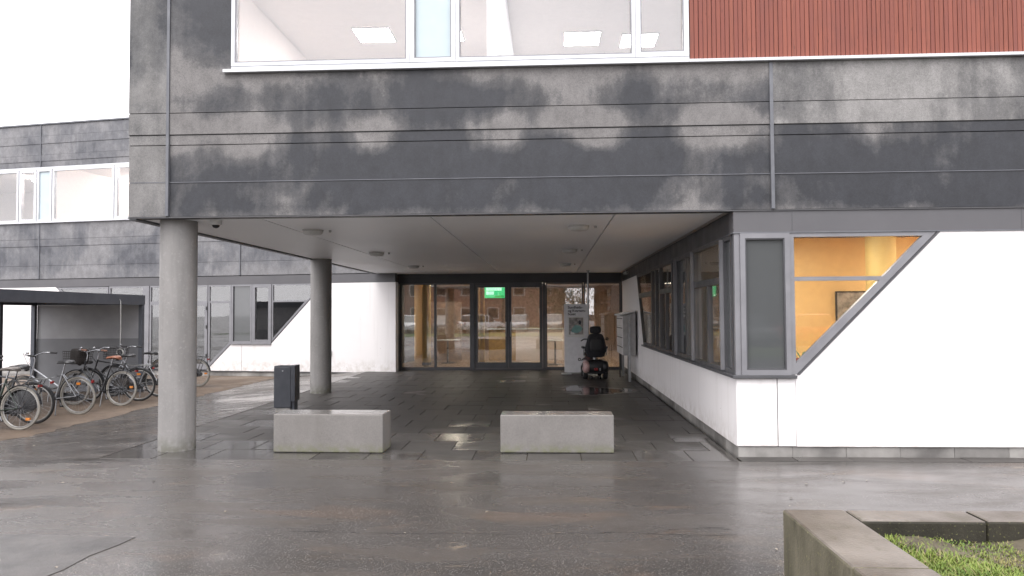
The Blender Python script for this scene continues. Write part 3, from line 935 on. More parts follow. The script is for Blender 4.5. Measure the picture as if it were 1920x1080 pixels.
# side windows (alternating wide fixed lights with transom and narrow vents)
yd = lambda z: 16.30 + (z - 0.9) * (17.42 - 16.30) / (FB - 0.9)
def side_win(a, b, z0=0.90, z1=top, pane='glass_entrance', fw=0.04):
    window(rw, rect(a, b, z0, z1), BS, fw, 'frame_dark', pane, (-0.06, 0.006))
side_win(8.44, 8.84, pane='glass_grey', fw=0.05)
for a, b in ((8.845, 10.62), (12.52, 13.85)):
    side_win(a, (a + b) / 2 - 0.001 if b - a > 3 else b, TR + 0.02, top)
    mid = (a + b) / 2
    side_win(a, mid - 0.001, 0.90, TR + 0.018)
    side_win(mid + 0.001, b, 0.90, TR + 0.018)
side_win(10.625, 11.22, fw=0.06)
side_win(11.225, 12.03, pane='glass_grey', fw=0.06)
side_win(12.035, 12.515, fw=0.05)
side_win(13.855, 14.4, pane='glass_grey', fw=0.05)
side_win(14.405, 14.95, fw=0.05)
window(rw, [(14.955, TR + 0.02), (yd(TR + 0.02), TR + 0.02), (yd(top), top), (14.955, top)], BS, 0.05, 'frame_dark', 'glass_entrance', (-0.06, 0.006))
window(rw, [(14.955, 0.90), (yd(0.9) - 0.001, 0.90), (yd(TR + .018) - 0.001, TR + 0.018), (14.955, TR + 0.018)], BS, 0.05, 'frame_dark', 'glass_entrance', (-0.06, 0.006))
for a in (8.842, 10.622, 12.032):
    obj('mullion_cap', MB().prism(rect(a - 0.02, a + 0.02, 0.92, top - 0.02), BS, 0.007, 0.05), 'frame_mid', rw)
# inside
obj('room_floor', MB().box(2.29, 12.2, YF + 0.21, 20.7, -0.04, 0.02), 'floor_wood', rw)
obj('room_ceiling', MB().box(2.09, 12.2, YF + 0.065, 20.83, 2.752, 2.79), 'wall_cream', rw)
obj('room_wall', MB().box(3.15, 7.2, 11.6, 11.7, 0.02, 2.74), 'wall_orange', rw)
obj('room_wall', MB().box(2.32, 3.149, 11.6, 11.7, 0.02, 2.74), 'wall_grey', rw)
obj('room_wall', MB().box(7.2, 7.3, YF + 0.22, 20.7, 0.02, 2.74), 'wall_orange', rw)
obj('room_wall', MB().box(2.3, 7.19, 20.55, 20.7, 0.02, 2.74), 'wall_grey', rw)
obj('outer_wall', MB().box(12.22, 12.4, YF + 0.21, 20.7, 0.02, 2.74), 'white_render', rw)
for x, y, m, lab in ((3.6, 10.2, 'lamp_room', 'warm ceiling lamp in the orange room above the pot plant'), (5.6, 9.4, 'lamp_room', 'warm ceiling lamp in the orange room beside the yellow column'),
                     (6.4, 10.6, 'lamp_room', 'warm ceiling lamp in the orange room behind the big white wall')):
    ceiling_panel(x, y, 2.75, lab, 1.0, 0.5, m, 'warm ceiling lamps of the orange room')
for y, lab in ((13.8, 'warm ceiling lamp in the long side room next to the orange room'), (17.0, 'warm ceiling lamp in the long side room next to the entrance hall')):
    ceiling_panel(4.6, y, 2.75, lab, 0.6, 0.4, 'lamp_warm', 'warm ceiling lamps of the long side room')
t = thing('yellow_column', 'yellow round column inside the orange room behind slanted window', 'column', (4.75, 10.75, 0.02))
obj('shaft', MB(True).lathe([(0.2, 0.02), (0.2, 2.70)], 28), 'yellow_paint', t, local=True)
obj('base_ring', MB(True).lathe([(0.215, 0.0), (0.215, 0.05), (0.205, 0.055)], 28), 'wall_grey', t, local=True)
t = thing('framed_picture', 'dark framed picture with blue grey print on the orange wall', 'picture', (4.66, 11.59, 1.45))
obj('frame', MB().ring(rect(-.24, .24, 0, .46), rect(-.22, .22, .02, .44), lambda u, v, d: (u, -d, v), 0.0, 0.03), 'black_paint', t, local=True)
obj('print', MB().box(-.221, .221, -.014, -.002, .019, .441), 'poster_photo', t, local=True)
leafy('potted_plant', 'pot plant beside the red box inside the slanted window', (2.93, YF + 0.32, 0.9), 1.0)
t = thing('red_box', 'small red box on the ledge inside the slanted window', 'box', (2.80, YF + 0.2, 0.9))
obj('carton', MB().box(-.05, .05, -.04, .04, 0, .15), 'pot_red', t, 0.004, local=True)
obj('lid', MB().box(-.054, .054, -.044, .044, .15, .175), 'pot_red', t, 0.003, local=True)
obj('inner_ledge', MB().box(2.30, 4.4, YF + 0.205, YF + 0.45, 0.86, 0.898), 'wall_cream', rw)

# ------------------------------------------------------------------ glazed entrance front
YE = 20.87
BE = basis((0, YE), (1, 0), (0, -1))
en = thing('entrance_front', 'dark framed glazed entrance front with double doors deep under the canopy', 'entrance', (-1.1, YE, 0))
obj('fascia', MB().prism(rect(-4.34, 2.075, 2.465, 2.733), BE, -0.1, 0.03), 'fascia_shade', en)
obj('threshold', MB().prism(rect(-4.3, 2.07, -0.03, 0.045), BE, -0.08, 0.02), 'frame_dark', en)
obj('reveal_panel', MB().box(-4.36, -4.24, 20.31, YE - 0.035, 0.0, 2.46), 'frame_dark', en)
obj('jamb', MB().prism(rect(-4.36, -4.215, 0.046, 2.463), BE, -0.08, 0.02), 'frame_dark', en)
obj('jamb', MB().prism(rect(2.035, 2.075, 0.046, 2.463), BE, -0.08, 0.02), 'frame_dark', en)
EM = [(-4.213, -3.225), (-3.223, -2.20)]
for a, b in EM:
    window(en, rect(a, b, 0.047, 2.462), BE, 0.032, 'frame_dark', 'glass_entrance', (-0.06, 0.012))
obj('mullion', MB().prism(rect(-2.198, -2.10, 0.046, 2.463), BE, -0.08, 0.05), 'frame_dark', en)
obj('mullion', MB().prism(rect(-0.165, -0.075, 0.046, 2.463), BE, -0.08, 0.05), 'frame_dark', en)
obj('door_head', MB().prism(rect(-2.098, -0.167, 2.40, 2.463), BE, -0.06, 0.03), 'frame_dark', en)
for a, b, hx in ((-2.096, -1.137, -1.20), (-1.133, -0.169, -1.07)):
    w = window(en, rect(a, b, 0.05, 2.398), BE, [0.16, 0.085, 0.06, 0.085], 'frame_dark', 'glass_entrance', (-0.05, 0.02), name='door')
    obj('handle', MB(True).tube([BE(hx, 0.95, 0.02), BE(hx, 0.95, 0.075), BE(hx, 1.35, 0.075), BE(hx, 1.35, 0.02)], 0.012, 8), 'steel', w)
for a, b in ((-0.073, 0.98), (1.0, 2.033)):
    window(en, rect(a, b, 0.047, 2.462), BE, 0.035, 'frame_dark', 'glass_entrance', (-0.06, 0.012))
# entrance hall
obj('hall_floor', MB().box(-4.9, 6.8, YE + 0.085, 31.2, -0.05, 0.03), 'floor_wood', en)
obj('hall_ceiling', MB().box(-4.9, 6.8, YE + 0.03, 31.2, 2.765, 2.80), 'wall_cream', en)
obj('hall_wall', MB().box(-4.9, 6.8, 31.1, 31.2, 0.03, 2.76), 'wall_brown', en)
obj('hall_wall', MB().box(-5.0, -4.9, YE + 0.1, 31.2, 0.03, 2.76), 'wall_orange', en)
obj('hall_wall', MB().box(2.6, 2.7, YE + 0.1, 24.0, 0.03, 2.76), 'wall_orange', en)
obj('hall_wall', MB().box(6.7, 6.8, YE + 0.1, 31.09, 0.03, 2.76), 'wall_cream', en)
obj('hall_wall', MB().box(-4.2, -2.9, 24.5, 24.6, 0.03, 2.0), 'wall_brown', en)
for x, y, lab in ((-3.0, 22.9, 'warm hall ceiling lamp beside the yellow pillar'), (-0.3, 23.2, 'warm hall ceiling lamp above the front of the reception desk'), (1.6, 22.6, 'warm hall ceiling lamp behind the mobility scooter'),
                  (-3.2, 26.5, 'warm hall ceiling lamp in front of the green screen'), (1.5, 27, 'warm hall ceiling lamp by the brown rear wall'), (-0.4, 28.6, 'warm hall ceiling lamp beside the green screen')):
    ceiling_panel(x, y, 2.76, lab, 0.6, 0.35, 'lamp_warm', 'warm ceiling lamps of the entrance hall')
def pillar(x, y, mat, label, r=0.12):
    t = thing('hall_pillar', label, 'column', (x, y, 0.03))
    obj('shaft', MB(True).lathe([(r, 0.0), (r, 2.72)], 20), mat, t, local=True)
    obj('collar', MB(True).lathe([(r + .012, 0.0), (r + .012, 0.08), (r + .002, 0.09)], 20), 'wall_grey', t, local=True)
pillar(-3.73, 22.4, 'yellow_paint', 'bright yellow pillar in the hall behind the left glass panes', 0.13)
pillar(-2.05, 22.6, 'desk_wood', 'brown timber pillar just inside the left entrance door', 0.09)
t = thing('reception_desk', 'tan and cream reception desk in the hall behind the entrance doors', 'desk', (-0.6, 24.6, 0.03))
obj('front_panel', MB().box(-1.4, -0.5, -0.03, 0.03, 0, 1.02), 'desk_wood', t, local=True)
obj('front_panel', MB().box(-0.497, 1.2, -0.03, 0.03, 0, 1.02), 'wall_cream', t, local=True)
obj('worktop', MB().box(-1.45, 1.25, -0.09, 0.6, 1.021, 1.06), 'white_plastic', t, local=True)
obj('side_panel', MB().box(-1.4, -1.34, 0.031, 0.58, 0, 1.02), 'yellow_paint', t, local=True)
obj('side_panel', MB().box(1.14, 1.2, 0.031, 0.58, 0, 1.02), 'yellow_paint', t, local=True)
def table(x, y, label):
    t = thing('round_table', label, 'table', (x, y, 0.03))
    obj('tabletop', MB(True).lathe([(0.4, 0.72), (0.4, 0.745)], 24), 'wall_white', t, local=True)
    obj('stem', MB(True).lathe([(0.03, 0.02), (0.03, 0.72)], 10), 'chrome', t, local=True)
    obj('foot', MB(True).lathe([(0.24, 0.0), (0.22, 0.02)], 20), 'chrome', t, local=True)
table(-3.2, 23.3, 'white cafe table in the hall behind the left glass panes')
table(0.2, 22.6, 'white cafe table in the hall behind the information slab')
t = thing('wall_screen', 'green lit information screen on the rear wall of the entrance hall', 'screen', (-2.31, 31.04, 2.25))
obj('casing', MB().box(-0.48, 0.49, 0.004, 0.05, -0.02, 0.48), 'black_paint', t, local=True)
obj('display', MB().box(-0.46, 0.47, -0.006, 0.003, 0.0, 0.46), 'screen_green', t, local=True)
obj('header', MB().box(-0.32, 0.34, -0.010, -0.0065, 0.31, 0.44), 'screen_pale', t, local=True)
obj('text_block', MB().box(-0.32, 0.02, -0.010, -0.0065, 0.14, 0.28), 'screen_pale', t, local=True)
obj('text_block', MB().box(0.05, 0.44, -0.010, -0.0065, 0.02, 0.11), 'screen_dark', t, local=True)
obj('icon', MB().box(-0.44, -0.38, -0.010, -0.0065, 0.02, 0.07), 'screen_white', t, local=True)
obj('bracket', MB().box(-0.1, 0.1, 0.051, 0.06, 0.1, 0.3), 'steel', t, local=True)

# ------------------------------------------------------------------ left wing, turned about ten degrees
LA = R(9.5)
LO = (-4.24, 20.27)
LU, LN = (-math.cos(LA), math.sin(LA)), (-math.sin(LA), -math.cos(LA))
BL = basis(LO, LU, LN)
lw = thing('left_wing', 'two storey grey concrete wing with white slanted ground floor walls', 'building', (-14, 24, -0.2))
lsegs = [(0.69, 4.80), (4.83, 11.80), (11.83, 18.8), (18.83, 24.0)]
lz_low = [2.75, 3.16, 3.77, 3.99, 4.50]
lz_up = [6.27, 6.45, 6.65, 7.0, 7.25, 7.60]
for a, b in lsegs:
    for zz in (lz_low, lz_up):
        for i in range(len(zz) - 1):
            d = 0.02 if (zz is lz_low and i >= 2) or (zz is lz_up and i in (1, 3)) else 0.0
            obj('concrete_panel', MB().prism(rect(a, b, zz[i] + 0.003, zz[i + 1] - 0.003), BL, -0.15, d * 0.6), 'concrete_wing', lw, bevel=0.003)
obj('backing_wall', MB().prism(rect(0.7, 24, 2.78, 4.46), BL, -0.25, -0.16), 'joint_dark', lw)
obj('backing_wall', MB().prism(rect(0.7, 24, 6.3, 7.55), BL, -0.25, -0.16), 'joint_dark', lw)
obj('roof_edge', MB().prism(rect(0.7, 24, 7.605, 7.65), BL, -0.3, 0.035), 'trim_grey', lw)
obj('roof', MB().prism(rect(0.7, 24, 7.60, 7.68), BL, -8.0, -0.31), 'roof_dark', lw)
for s_ in (4.815, 11.815, 18.815):
    obj('joint_strip', MB().prism(rect(s_ - 0.014, s_ + 0.014, 2.76, 4.49), BL, -0.1, 0.026), 'trim_grey', lw)
    obj('joint_strip', MB().prism(rect(s_ - 0.014, s_ + 0.014, 6.28, 7.6), BL, -0.1, 0.026), 'trim_grey', lw)
obj('window_sill', MB().prism(rect(4.9, 24, 4.502, 4.545), BL, -0.1, 0.07), 'frame_light', lw)
obj('frame_rail', MB().prism(rect(4.9, 24, 6.20, 6.268), BL, -0.08, 0.01), 'frame_light', lw)
u = 5.0
pat = [('n', 0.80), ('w', 2.3), ('b', 0.55), ('n', 0.72)]
x = 8.25
lst = [(4.95, 7.3, 'glass_upper', .07), (7.33, 7.95, 'spandrel_blue', .07), (8.25, 9.10, 'glass_upper', .08), (9.13, 11.36, 'glass_upper', .07), (11.39, 11.93, 'spandrel_blue', .07),
       (11.96, 12.60, 'glass_upper', .09), (12.63, 14.9, 'glass_upper', .07), (14.93, 15.5, 'spandrel_blue', .07), (15.53, 16.2, 'glass_upper', .09), (16.23, 18.5, 'glass_upper', .07), (18.53, 23.9, 'glass_upper', .08)]
for a, b, pn, fw in lst:
    window(lw, rect(a, b, 4.547, 6.198), BL, fw, 'frame_light', pn, (-0.08, 0.016))
obj('pier', MB().prism(rect(7.96, 8.24, 4.547, 6.198), BL, -0.1, 0.0), 'concrete_wing', lw)
obj('pier', MB().prism(rect(0.7, 4.94, 4.51, 6.26), BL, -0.1, 0.0), 'concrete_wing', lw)
obj('room_floor', MB().prism(rect(0.7, 24, 2.9, 3.0), BL, -7.8, -0.26), 'wall_grey', lw)
obj('room_wall', MB().prism(rect(0.7, 24, 3.01, 6.4), BL, -4.6, -4.5), 'wall_cream', lw)
obj('room_wall', MB().prism(rect(11.55, 11.65, 3.01, 6.4), BL, -4.49, -0.3), 'wall_cream', lw)
obj('room_wall', MB().prism(rect(23.9, 24, 3.01, 6.4), BL, -4.49, -0.3), 'wall_cream', lw)
obj('room_wall', MB().prism(rect(4.8, 4.9, 3.01, 6.4), BL, -4.49, -0.3), 'wall_cream', lw)
obj('room_ceiling', MB().prism(rect(0.7, 24, 6.41, 6.5), BL, -7.8, -0.26), 'wall_cream', lw)
for uu, dd, lab in ((8.75, -0.75, 'round ceiling lamp behind the narrow window touching the concrete corner'), (9.2, -2.4, 'round ceiling lamp at the edge of the wide left wing window'),
                   (12.05, -0.9, 'round ceiling lamp behind the narrow window beside the left wing blue panel'), (10.8, -3.2, 'round ceiling lamp deep in the room with the wide left wing window'),
                   (14.0, -2.2, 'round ceiling lamp in the far room of the left wing'), (6.2, -2.0, 'round ceiling lamp of the left wing hidden by the overhanging storey')):
    q = BL(uu, 6.40, dd)
    t = thing('disc_lamp', lab, 'lamp', q, 0, 'round ceiling lamps of the left wing')
    obj('mount', MB(True).lathe([(0.12, -0.05), (0.12, 0.0)], 20), 'white_plastic', t, local=True)
    obj('diffuser', MB(True).lathe([(0.22, -0.13), (0.26, -0.11), (0.26, -0.075), (0.22, -0.052)], 28), 'lamp_white', t, local=True)
# ground floor of the left wing
GB = -0.03
obj('fascia', MB().prism(rect(0.02, 24, FB, 2.735), BL, -0.2, -0.01), 'fascia_grey', lw)
obj('plinth', MB().prism(rect(0.02, 24, -0.4, GB - 0.025), BL, -0.2, -0.03), 'plinth', lw)
obj('plinth_cap', MB().prism(rect(0.02, 24, GB - 0.024, GB - 0.004), BL, -0.2, 0.004), 'frame_dark', lw)
def lp(poly, name='white_panel', mat='white_render', d=(-0.2, 0.0)):
    return obj(name, MB().prism(poly, BL, *d), mat, lw)
SB = 0.735
lp([(0.0, GB), (4.745, GB), (4.745, SB), (3.83, SB), (2.13, FB - 0.004), (0.0, FB - 0.004)])
lp([(4.755, GB), (5.90, GB), (5.10, SB), (4.755, SB)])
lp([(9.3, GB), (24, GB), (24, FB - 0.004), (11.2, FB - 0.004), (9.3, 0.72)])
lp([(4.74, GB + .01), (4.76, GB + .01), (4.76, SB - .01), (4.74, SB - .01)], 'joint_seal', 'joint_dark', (-0.19, -0.012))
obj('window_sill', MB().prism(rect(3.80, 5.09, SB + 0.001, SB + 0.045), BL, -0.1, 0.04), 'frame_mid', lw, bevel=0.004)
z0w = SB + 0.047
topl = FB - 0.005
window(lw, rect(4.42, 5.08, z0w, topl), BL, 0.05, 'frame_mid', 'glass_grey', (-0.07, 0.02))
window(lw, rect(3.80, 4.415, z0w, topl), BL, 0.095, 'frame_mid', 'glass', (-0.07, 0.02))
ul = lambda z: 3.795 - (z - 0.80) * (3.795 - 2.16) / (FB - 0.80)
window(lw, [(ul(TR + .02), TR + .02), (3.795, TR + .02), (3.795, topl), (ul(topl), topl)], BL, [0.02, 0.045, 0.04, 0.05], 'frame_mid', 'glass', (-0.07, 0.0))
tri = [(3.75, 0.93), (3.75, TR - 0.005), (ul(TR) + 0.09, TR - 0.005)]
ou = [(3.795, 0.82), (3.795, TR + 0.018), (ul(TR + .018), TR + 0.018)]
fr = obj('window', MB().ring(ou, tri, BL, -0.07, 0.0), 'frame_mid', lw)
obj('pane', MB().prism([(3.76, 0.91), (3.76, TR + 0.0), (ul(TR) + 0.075, TR + 0.0)], BL, -0.036, -0.024), 'glass', fr)
obj('slant_flashing', MB().prism([(3.835, SB + 0.012), (2.135, FB - 0.006), (2.165, FB - 0.006), (3.865, SB + 0.012)][::-1], BL, -0.03, 0.008), 'frame_dark', lw)
# tall light left of the vents, slanted foot
pl = [(5.10, 0.76), (5.10, TR), (5.86, TR), (5.86, 0.02)]
fr = obj('window', MB().ring(pl, [(5.16, 0.80), (5.16, TR - 0.02), (5.80, TR - 0.02), (5.80, 0.20)], BL, -0.07, 0.0), 'frame_mid', lw)
obj('pane', MB().prism([(5.15, 0.78), (5.15, TR - 0.01), (5.81, TR - 0.01), (5.81, 0.17)], BL, -0.036, -0.024), 'glass', fr)
window(lw, rect(5.10, 5.86, TR + 0.002, topl), BL, 0.045, 'frame_mid', 'glass', (-0.07, 0.0))
obj('slant_flashing', MB().prism([(5.09, SB + 0.01), (5.12, SB + 0.01), (5.93, GB + 0.004), (5.90, GB + 0.004)], BL, -0.03, 0.008), 'frame_dark', lw)
# door and side lights
door = window(lw, rect(5.88, 6.84, 0.0, TR), BL, [0.16, 0.09, 0.09, 0.09], 'frame_mid', 'glass', (-0.07, 0.012), name='door')
for z in (0.35, 1.2, 1.75):
    obj('hinge', MB().prism(rect(5.885, 5.915, z, z + 0.10), BL, 0.012, 0.035), 'black_paint', door)
window(lw, rect(5.88, 6.84, TR + 0.002, topl), BL, 0.045, 'frame_mid', 'glass', (-0.07, 0.0))
for a, b in ((6.86, 7.84), (8.04, 9.26)):
    window(lw, rect(a, b, 0.0, TR), BL, 0.06, 'frame_mid', 'glass', (-0.07, 0.0))
    window(lw, rect(a, b, TR + 0.002, topl), BL, 0.045, 'frame_mid', 'glass', (-0.07, 0.0))
obj('mullion', MB().prism(rect(7.85, 8.03, 0.0, topl), BL, -0.08, 0.02), 'frame_mid', lw)
window(lw, [(9.29, 0.76), (11.12, topl - 0.01), (9.29, topl - 0.01)][::-1] if False else [(9.29, topl - 0.01), (9.29, 0.80), (11.14, topl - 0.01)], BL, 0.05, 'frame_mid', 'glass', (-0.07, 0.0))
obj('office_floor', MB().prism(rect(1.0, 24, -0.05, 0.0), BL, -6.5, -0.21), 'wall_grey', lw)
obj('office_wall', MB().prism(rect(1.0, 24, 0.01, 2.7), BL, -4.2, -4.1), 'wall_grey', lw)
obj('office_wall', MB().prism(rect(0.9, 1.0, 0.01, 2.7), BL, -4.0, -0.22), 'wall_grey', lw)
obj('office_wall', MB().prism(rect(9.4, 9.5, 0.01, 2.7), BL, -4.0, -0.22), 'wall_grey', lw)
obj('office_ceiling', MB().prism(rect(0.75, 24, 2.75, 2.8), BL, -6.5, -0.26), 'wall_grey', lw)
t = thing('socket_box', 'tiny grey socket box on the white wall beside the rear column', 'socket', BL(1.95, 0.42, 0.0), -LA)
obj('housing', MB().box(-.05, .05, -.03, 0.0, 0, .14), 'white_plastic', t, 0.004, local=True)
obj('flap', MB().box(-.04, .04, -.036, -.0305, .03, .12), 'grey_plastic', t, local=True)

# ------------------------------------------------------------------ columns
for x, y, r, lab in ((-4.455, 8.665, 0.21, 'thick round concrete column at the front corner of the canopy'),
                     (-4.67, 14.93, 0.212, 'round concrete column standing behind the dark litter bin')):
    t = thing('concrete_column', lab, 'column', (x, y, 0), 0, 'round columns carrying the canopy')
    obj('shaft', MB(True).lathe([(r, -0.05), (r, 2.735)], 56), 'concrete_column', t, local=True)
    obj('top_joint', MB(True).lathe([(r - 0.012, 2.7352), (r - 0.012, 2.75)], 40), 'joint_dark', t, local=True)

# ------------------------------------------------------------------ benches
def bench(x0, x1, y0, y1, h, rot, label):
    t = thing('concrete_bench', label, 'bench', ((x0 + x1) / 2, (y0 + y1) / 2, 0), rot, 'concrete block benches under the canopy')
    w, d = (x1 - x0) / 2, (y1 - y0) / 2
    mb = MB()
    nxs, nzs = 10, 3
    mb.box(-w, w, -d, d, 0.006, h)
    o = obj('seat_block', mb, 'bench_concrete', t, 0.012, local=True)
    obj('bedding', MB().box(-w + .02, w - .02, -d + .02, d - .02, -0.003, 0.0055), 'joint_dark', t, local=True)
bench(-3.195, -1.905, 8.43, 8.83, 0.447, R(-1.2), 'long plain concrete bench beside the front column')
bench(-0.56, 0.735, 8.46, 8.80, 0.437, R(-0.3), 'concrete bench with green algae along its foot, facing the entrance')

# ------------------------------------------------------------------ litter bin
t = thing('litter_bin', 'dark grey metal litter bin on a pale concrete foot', 'bin', (-4.335, 12.0, 0), R(4))
obj('body', MB().box(-0.165, 0.115, -0.13, 0.14, 0.075, 0.745), 'bin_grey', t, 0.012, local=True)
obj('back_plate', MB().box(0.118, 0.185, -0.145, 0.15, 0.18, 0.765), 'bin_grey', t, 0.006, local=True)
lid = obj('lid', MB().ring(rect(-0.160, 0.11, -0.125, 0.135), [(-0.09, -0.06), (0.04, -0.06), (0.04, 0.06), (-0.09, 0.06)], lambda u, v, d: (u, v, d), 0.746, 0.757), 'bin_grey', t, local=True)
obj('throat', MB().box(-0.09, 0.04, -0.06, 0.06, 0.7465, 0.749), 'bin_dark', lid, local=True)
obj('lock', MB(True).lathe([(0.012, -0.005), (0.012, 0.0)], 10, (-0.02, -0.13, 0.68), 'y'), 'steel', t, local=True)
obj('foot', MB().box(-0.14, 0.10, -0.11, 0.11, -0.002, 0.073), 'plinth', t, 0.006, local=True)
obj('foot_post', MB().box(0.12, 0.165, -0.10, 0.10, -0.002, 0.1795), 'bin_grey', t, local=True)

# ------------------------------------------------------------------ soffit lamps, cameras
for x, y, lab in ((-3.155, 9.72, 'round white lamp on the soffit beside the front column'),
                  (-3.16, 13.41, 'round white lamp on the soffit above the litter bin'),
                  (-3.17, 17.2, 'round white lamp on the soffit close to the left entrance panes'),
                  (0.40, 9.57, 'round white lamp on the soffit above the algae stained bench'),
                  (0.385, 13.12, 'round white lamp in the middle of the soffit, between two others'),
                  (0.395, 16.92, 'round white lamp on the soffit near the information slab')):
    t = thing('soffit_lamp', lab, 'lamp', (x, y, 2.733), 0, 'round lamps on the canopy soffit')
    obj('base', MB(True).lathe([(0.135, -0.022), (0.14, 0.0)], 32), 'grey_plastic', t, local=True)
    obj('diffuser', MB(True).lathe([(0.05, -0.068), (0.105, -0.062), (0.127, -0.046), (0.13, -0.0225)], 32), 'white_plastic', t, local=True)
    obj('motion_sensor', MB(True).lathe([(0.01, -0.03), (0.018, -0.02), (0.02, 0.0)], 12, (0.22, 0.05, 0)), 'grey_plastic', t, local=True)
t = thing('dome_camera', 'small dome camera on the soffit beside the front column', 'camera', (-3.98, 8.62, 2.733))
obj('housing', MB(True).lathe([(0.055, -0.055), (0.068, -0.045), (0.07, 0.0)], 28), 'white_plastic', t, local=True)
obj('dome', MB(True).lathe([(0.006, -0.092), (0.026, -0.086), (0.04, -0.073), (0.045, -0.0555)], 24), 'bin_dark', t, local=True)
t = thing('security_camera', 'little white bullet camera in the corner above the letterboxes', 'camera', (1.98, 19.1, 2.62), R(20))
obj('barrel', MB(True).lathe([(0.032, -0.13), (0.035, -0.12), (0.035, 0.03), (0.02, 0.04)], 16, (0, 0, 0), 'y'), 'white_plastic', t, local=True)
obj('bracket', MB(True).tube([(0, -0.02, 0.03), (0.02, 0.0, 0.07), (0.03, 0.03, 0.112)], 0.012, 8), 'white_plastic', t, local=True)
obj('lens', MB(True).lathe([(0.022, -0.134), (0.022, -0.1305)], 14, (0, 0, 0), 'y'), 'bin_dark', t, local=True)

# ------------------------------------------------------------------ information slab
t = thing('information_slab', 'tall grey information slab with building name and poster by the entrance', 'sign', (0.72, 19.35, 0))
obj('slab', MB().box(-0.31, 0.315, 0.0, 0.09, 0.05, 1.83), 'sign_grey', t, 0.006, local=True)
obj('foot_plate', MB().box(-0.39, -0.13, -0.10, 0.20, 0.0, 0.022), 'steel', t, local=True)
obj('foot_plate', MB().box(0.14, 0.40, -0.10, 0.20, 0.0, 0.022), 'steel', t, local=True)
obj('foot_post', MB().box(-0.24, 0.25, 0.02, 0.07, 0.0225, 0.049), 'steel', t, local=True)
def text(body, size, loc, parent, mat, bold=0.012):
    cu = bpy.data.curves.new('text', 'FONT')
    cu.body = body
    cu.size = size
    cu.offset = bold * size
    cu.extrude = 0.0015
    cu.space_line = 0.95
    to = bpy.data.objects.new('text_tmp', cu)
    COL.objects.link(to)
    me = bpy.data.meshes.new_from_object(to.evaluated_get(bpy.context.evaluated_depsgraph_get()))
    bpy.data.objects.remove(to)
    me.materials.clear()
    me.materials.append(MATS[mat])
    o = bpy.data.objects.new('lettering', me)
    COL.objects.link(o)
    o.parent = parent
    o.location = loc
    o.rotation_euler = (math.pi / 2, 0, 0)
    return o
text('Sundheds-\nog Kvarters-\nhuset', 0.092, (-0.21, -0.0025, 1.715), t, 'lettering', 0.02)
pf = obj('poster_frame', MB().ring(rect(-0.215, 0.215, 0.965, 1.50), rect(-0.185, 0.185, 1.035, 1.475), lambda u, v, d: (u, -d, v), 0.001, 0.016), 'poster_white', t, local=True)
pr = obj('poster', MB().box(-0.186, 0.186, -0.009, -0.0015, 1.034, 1.476), 'poster_photo', t, local=True)
obj('poster_motif', MB().prism([(-0.13, 1.10), (0.02, 1.07), (0.13, 1.12), (0.165, 1.20), (0.10, 1.27), (-0.02, 1.285), (-0.10, 1.20)], lambda u, v, d: (u, -d, v), 0.0092, 0.0105), 'poster_teal', pr, local=True)
obj('poster_motif', MB().prism([(-0.15, 1.04), (-0.04, 1.04), (-0.05, 1.10), (-0.14, 1.13)], lambda u, v, d: (u, -d, v), 0.0092, 0.0100), 'poster_white', pr, local=True)
obj('poster_motif', MB().prism([(0.07, 1.30), (0.12, 1.29), (0.14, 1.36), (0.10, 1.42), (0.06, 1.37)], lambda u, v, d: (u, -d, v), 0.0092, 0.0104), 'bin_grey', pr, local=True)
t = thing('steel_post', 'thin light grey post rising to the soffit behind the information slab', 'post', (1.055, 19.62, 0))
obj('shaft', MB(True).lathe([(0.024, 0.012), (0.024, 2.72)], 14), 'steel', t, local=True)
obj('top_flange', MB(True).lathe([(0.05, 2.721), (0.05, 2.732)], 18), 'steel', t, local=True)
obj('floor_flange', MB(True).lathe([(0.06, 0.0), (0.06, 0.012)], 18), 'steel', t, local=True)

# ------------------------------------------------------------------ letterbox bank by the right-hand wall
t = thing('letterbox_bank', 'grey letterbox bank with sloping roof on posts by the white wall', 'letterboxes', (1.88, 18.05, 0))
BX = lambda u, v, d: (u, d, v)
obj('cabinet', MB().prism([(-0.14, 0.60), (0.15, 0.60), (0.15, 1.60), (-0.14, 1.53)], BX, -0.72, 0.72), 'grey_plastic', t, local=True)
obj('roof', MB().prism([(-0.215, 1.531), (0.155, 1.62), (0.155, 1.65), (-0.215, 1.561)], BX, -0.76, 0.76), 'sign_grey', t, local=True)
for i in range(4):
    for j in range(4):
        bxd = obj('letterbox_door', MB().box(-0.152, -0.141, -0.70 + i * 0.352, -0.70 + i * 0.352 + 0.342, 0.615 + j * 0.225, 0.83 + j * 0.225), 'sign_grey', t, local=True)
        obj('slot', MB().box(-0.155, -0.1525, -0.66 + i * 0.352, -0.40 + i * 0.352, 0.775 + j * 0.225, 0.795 + j * 0.225), 'joint_dark', bxd, local=True)
for yy in (-0.765, 0.765):
    obj('post', MB().box(-0.03, 0.025, yy - 0.022, yy + 0.022, -0.002, 1.555), 'steel', t, local=True)
obj('rear_post', MB().box(-0.13, -0.10, 0.4, 0.44, -0.002, 0.6), 'frame_dark', t, local=True)
obj('rear_post', MB().box(0.08, 0.11, 0.4, 0.44, -0.002, 0.6), 'frame_dark', t, local=True)

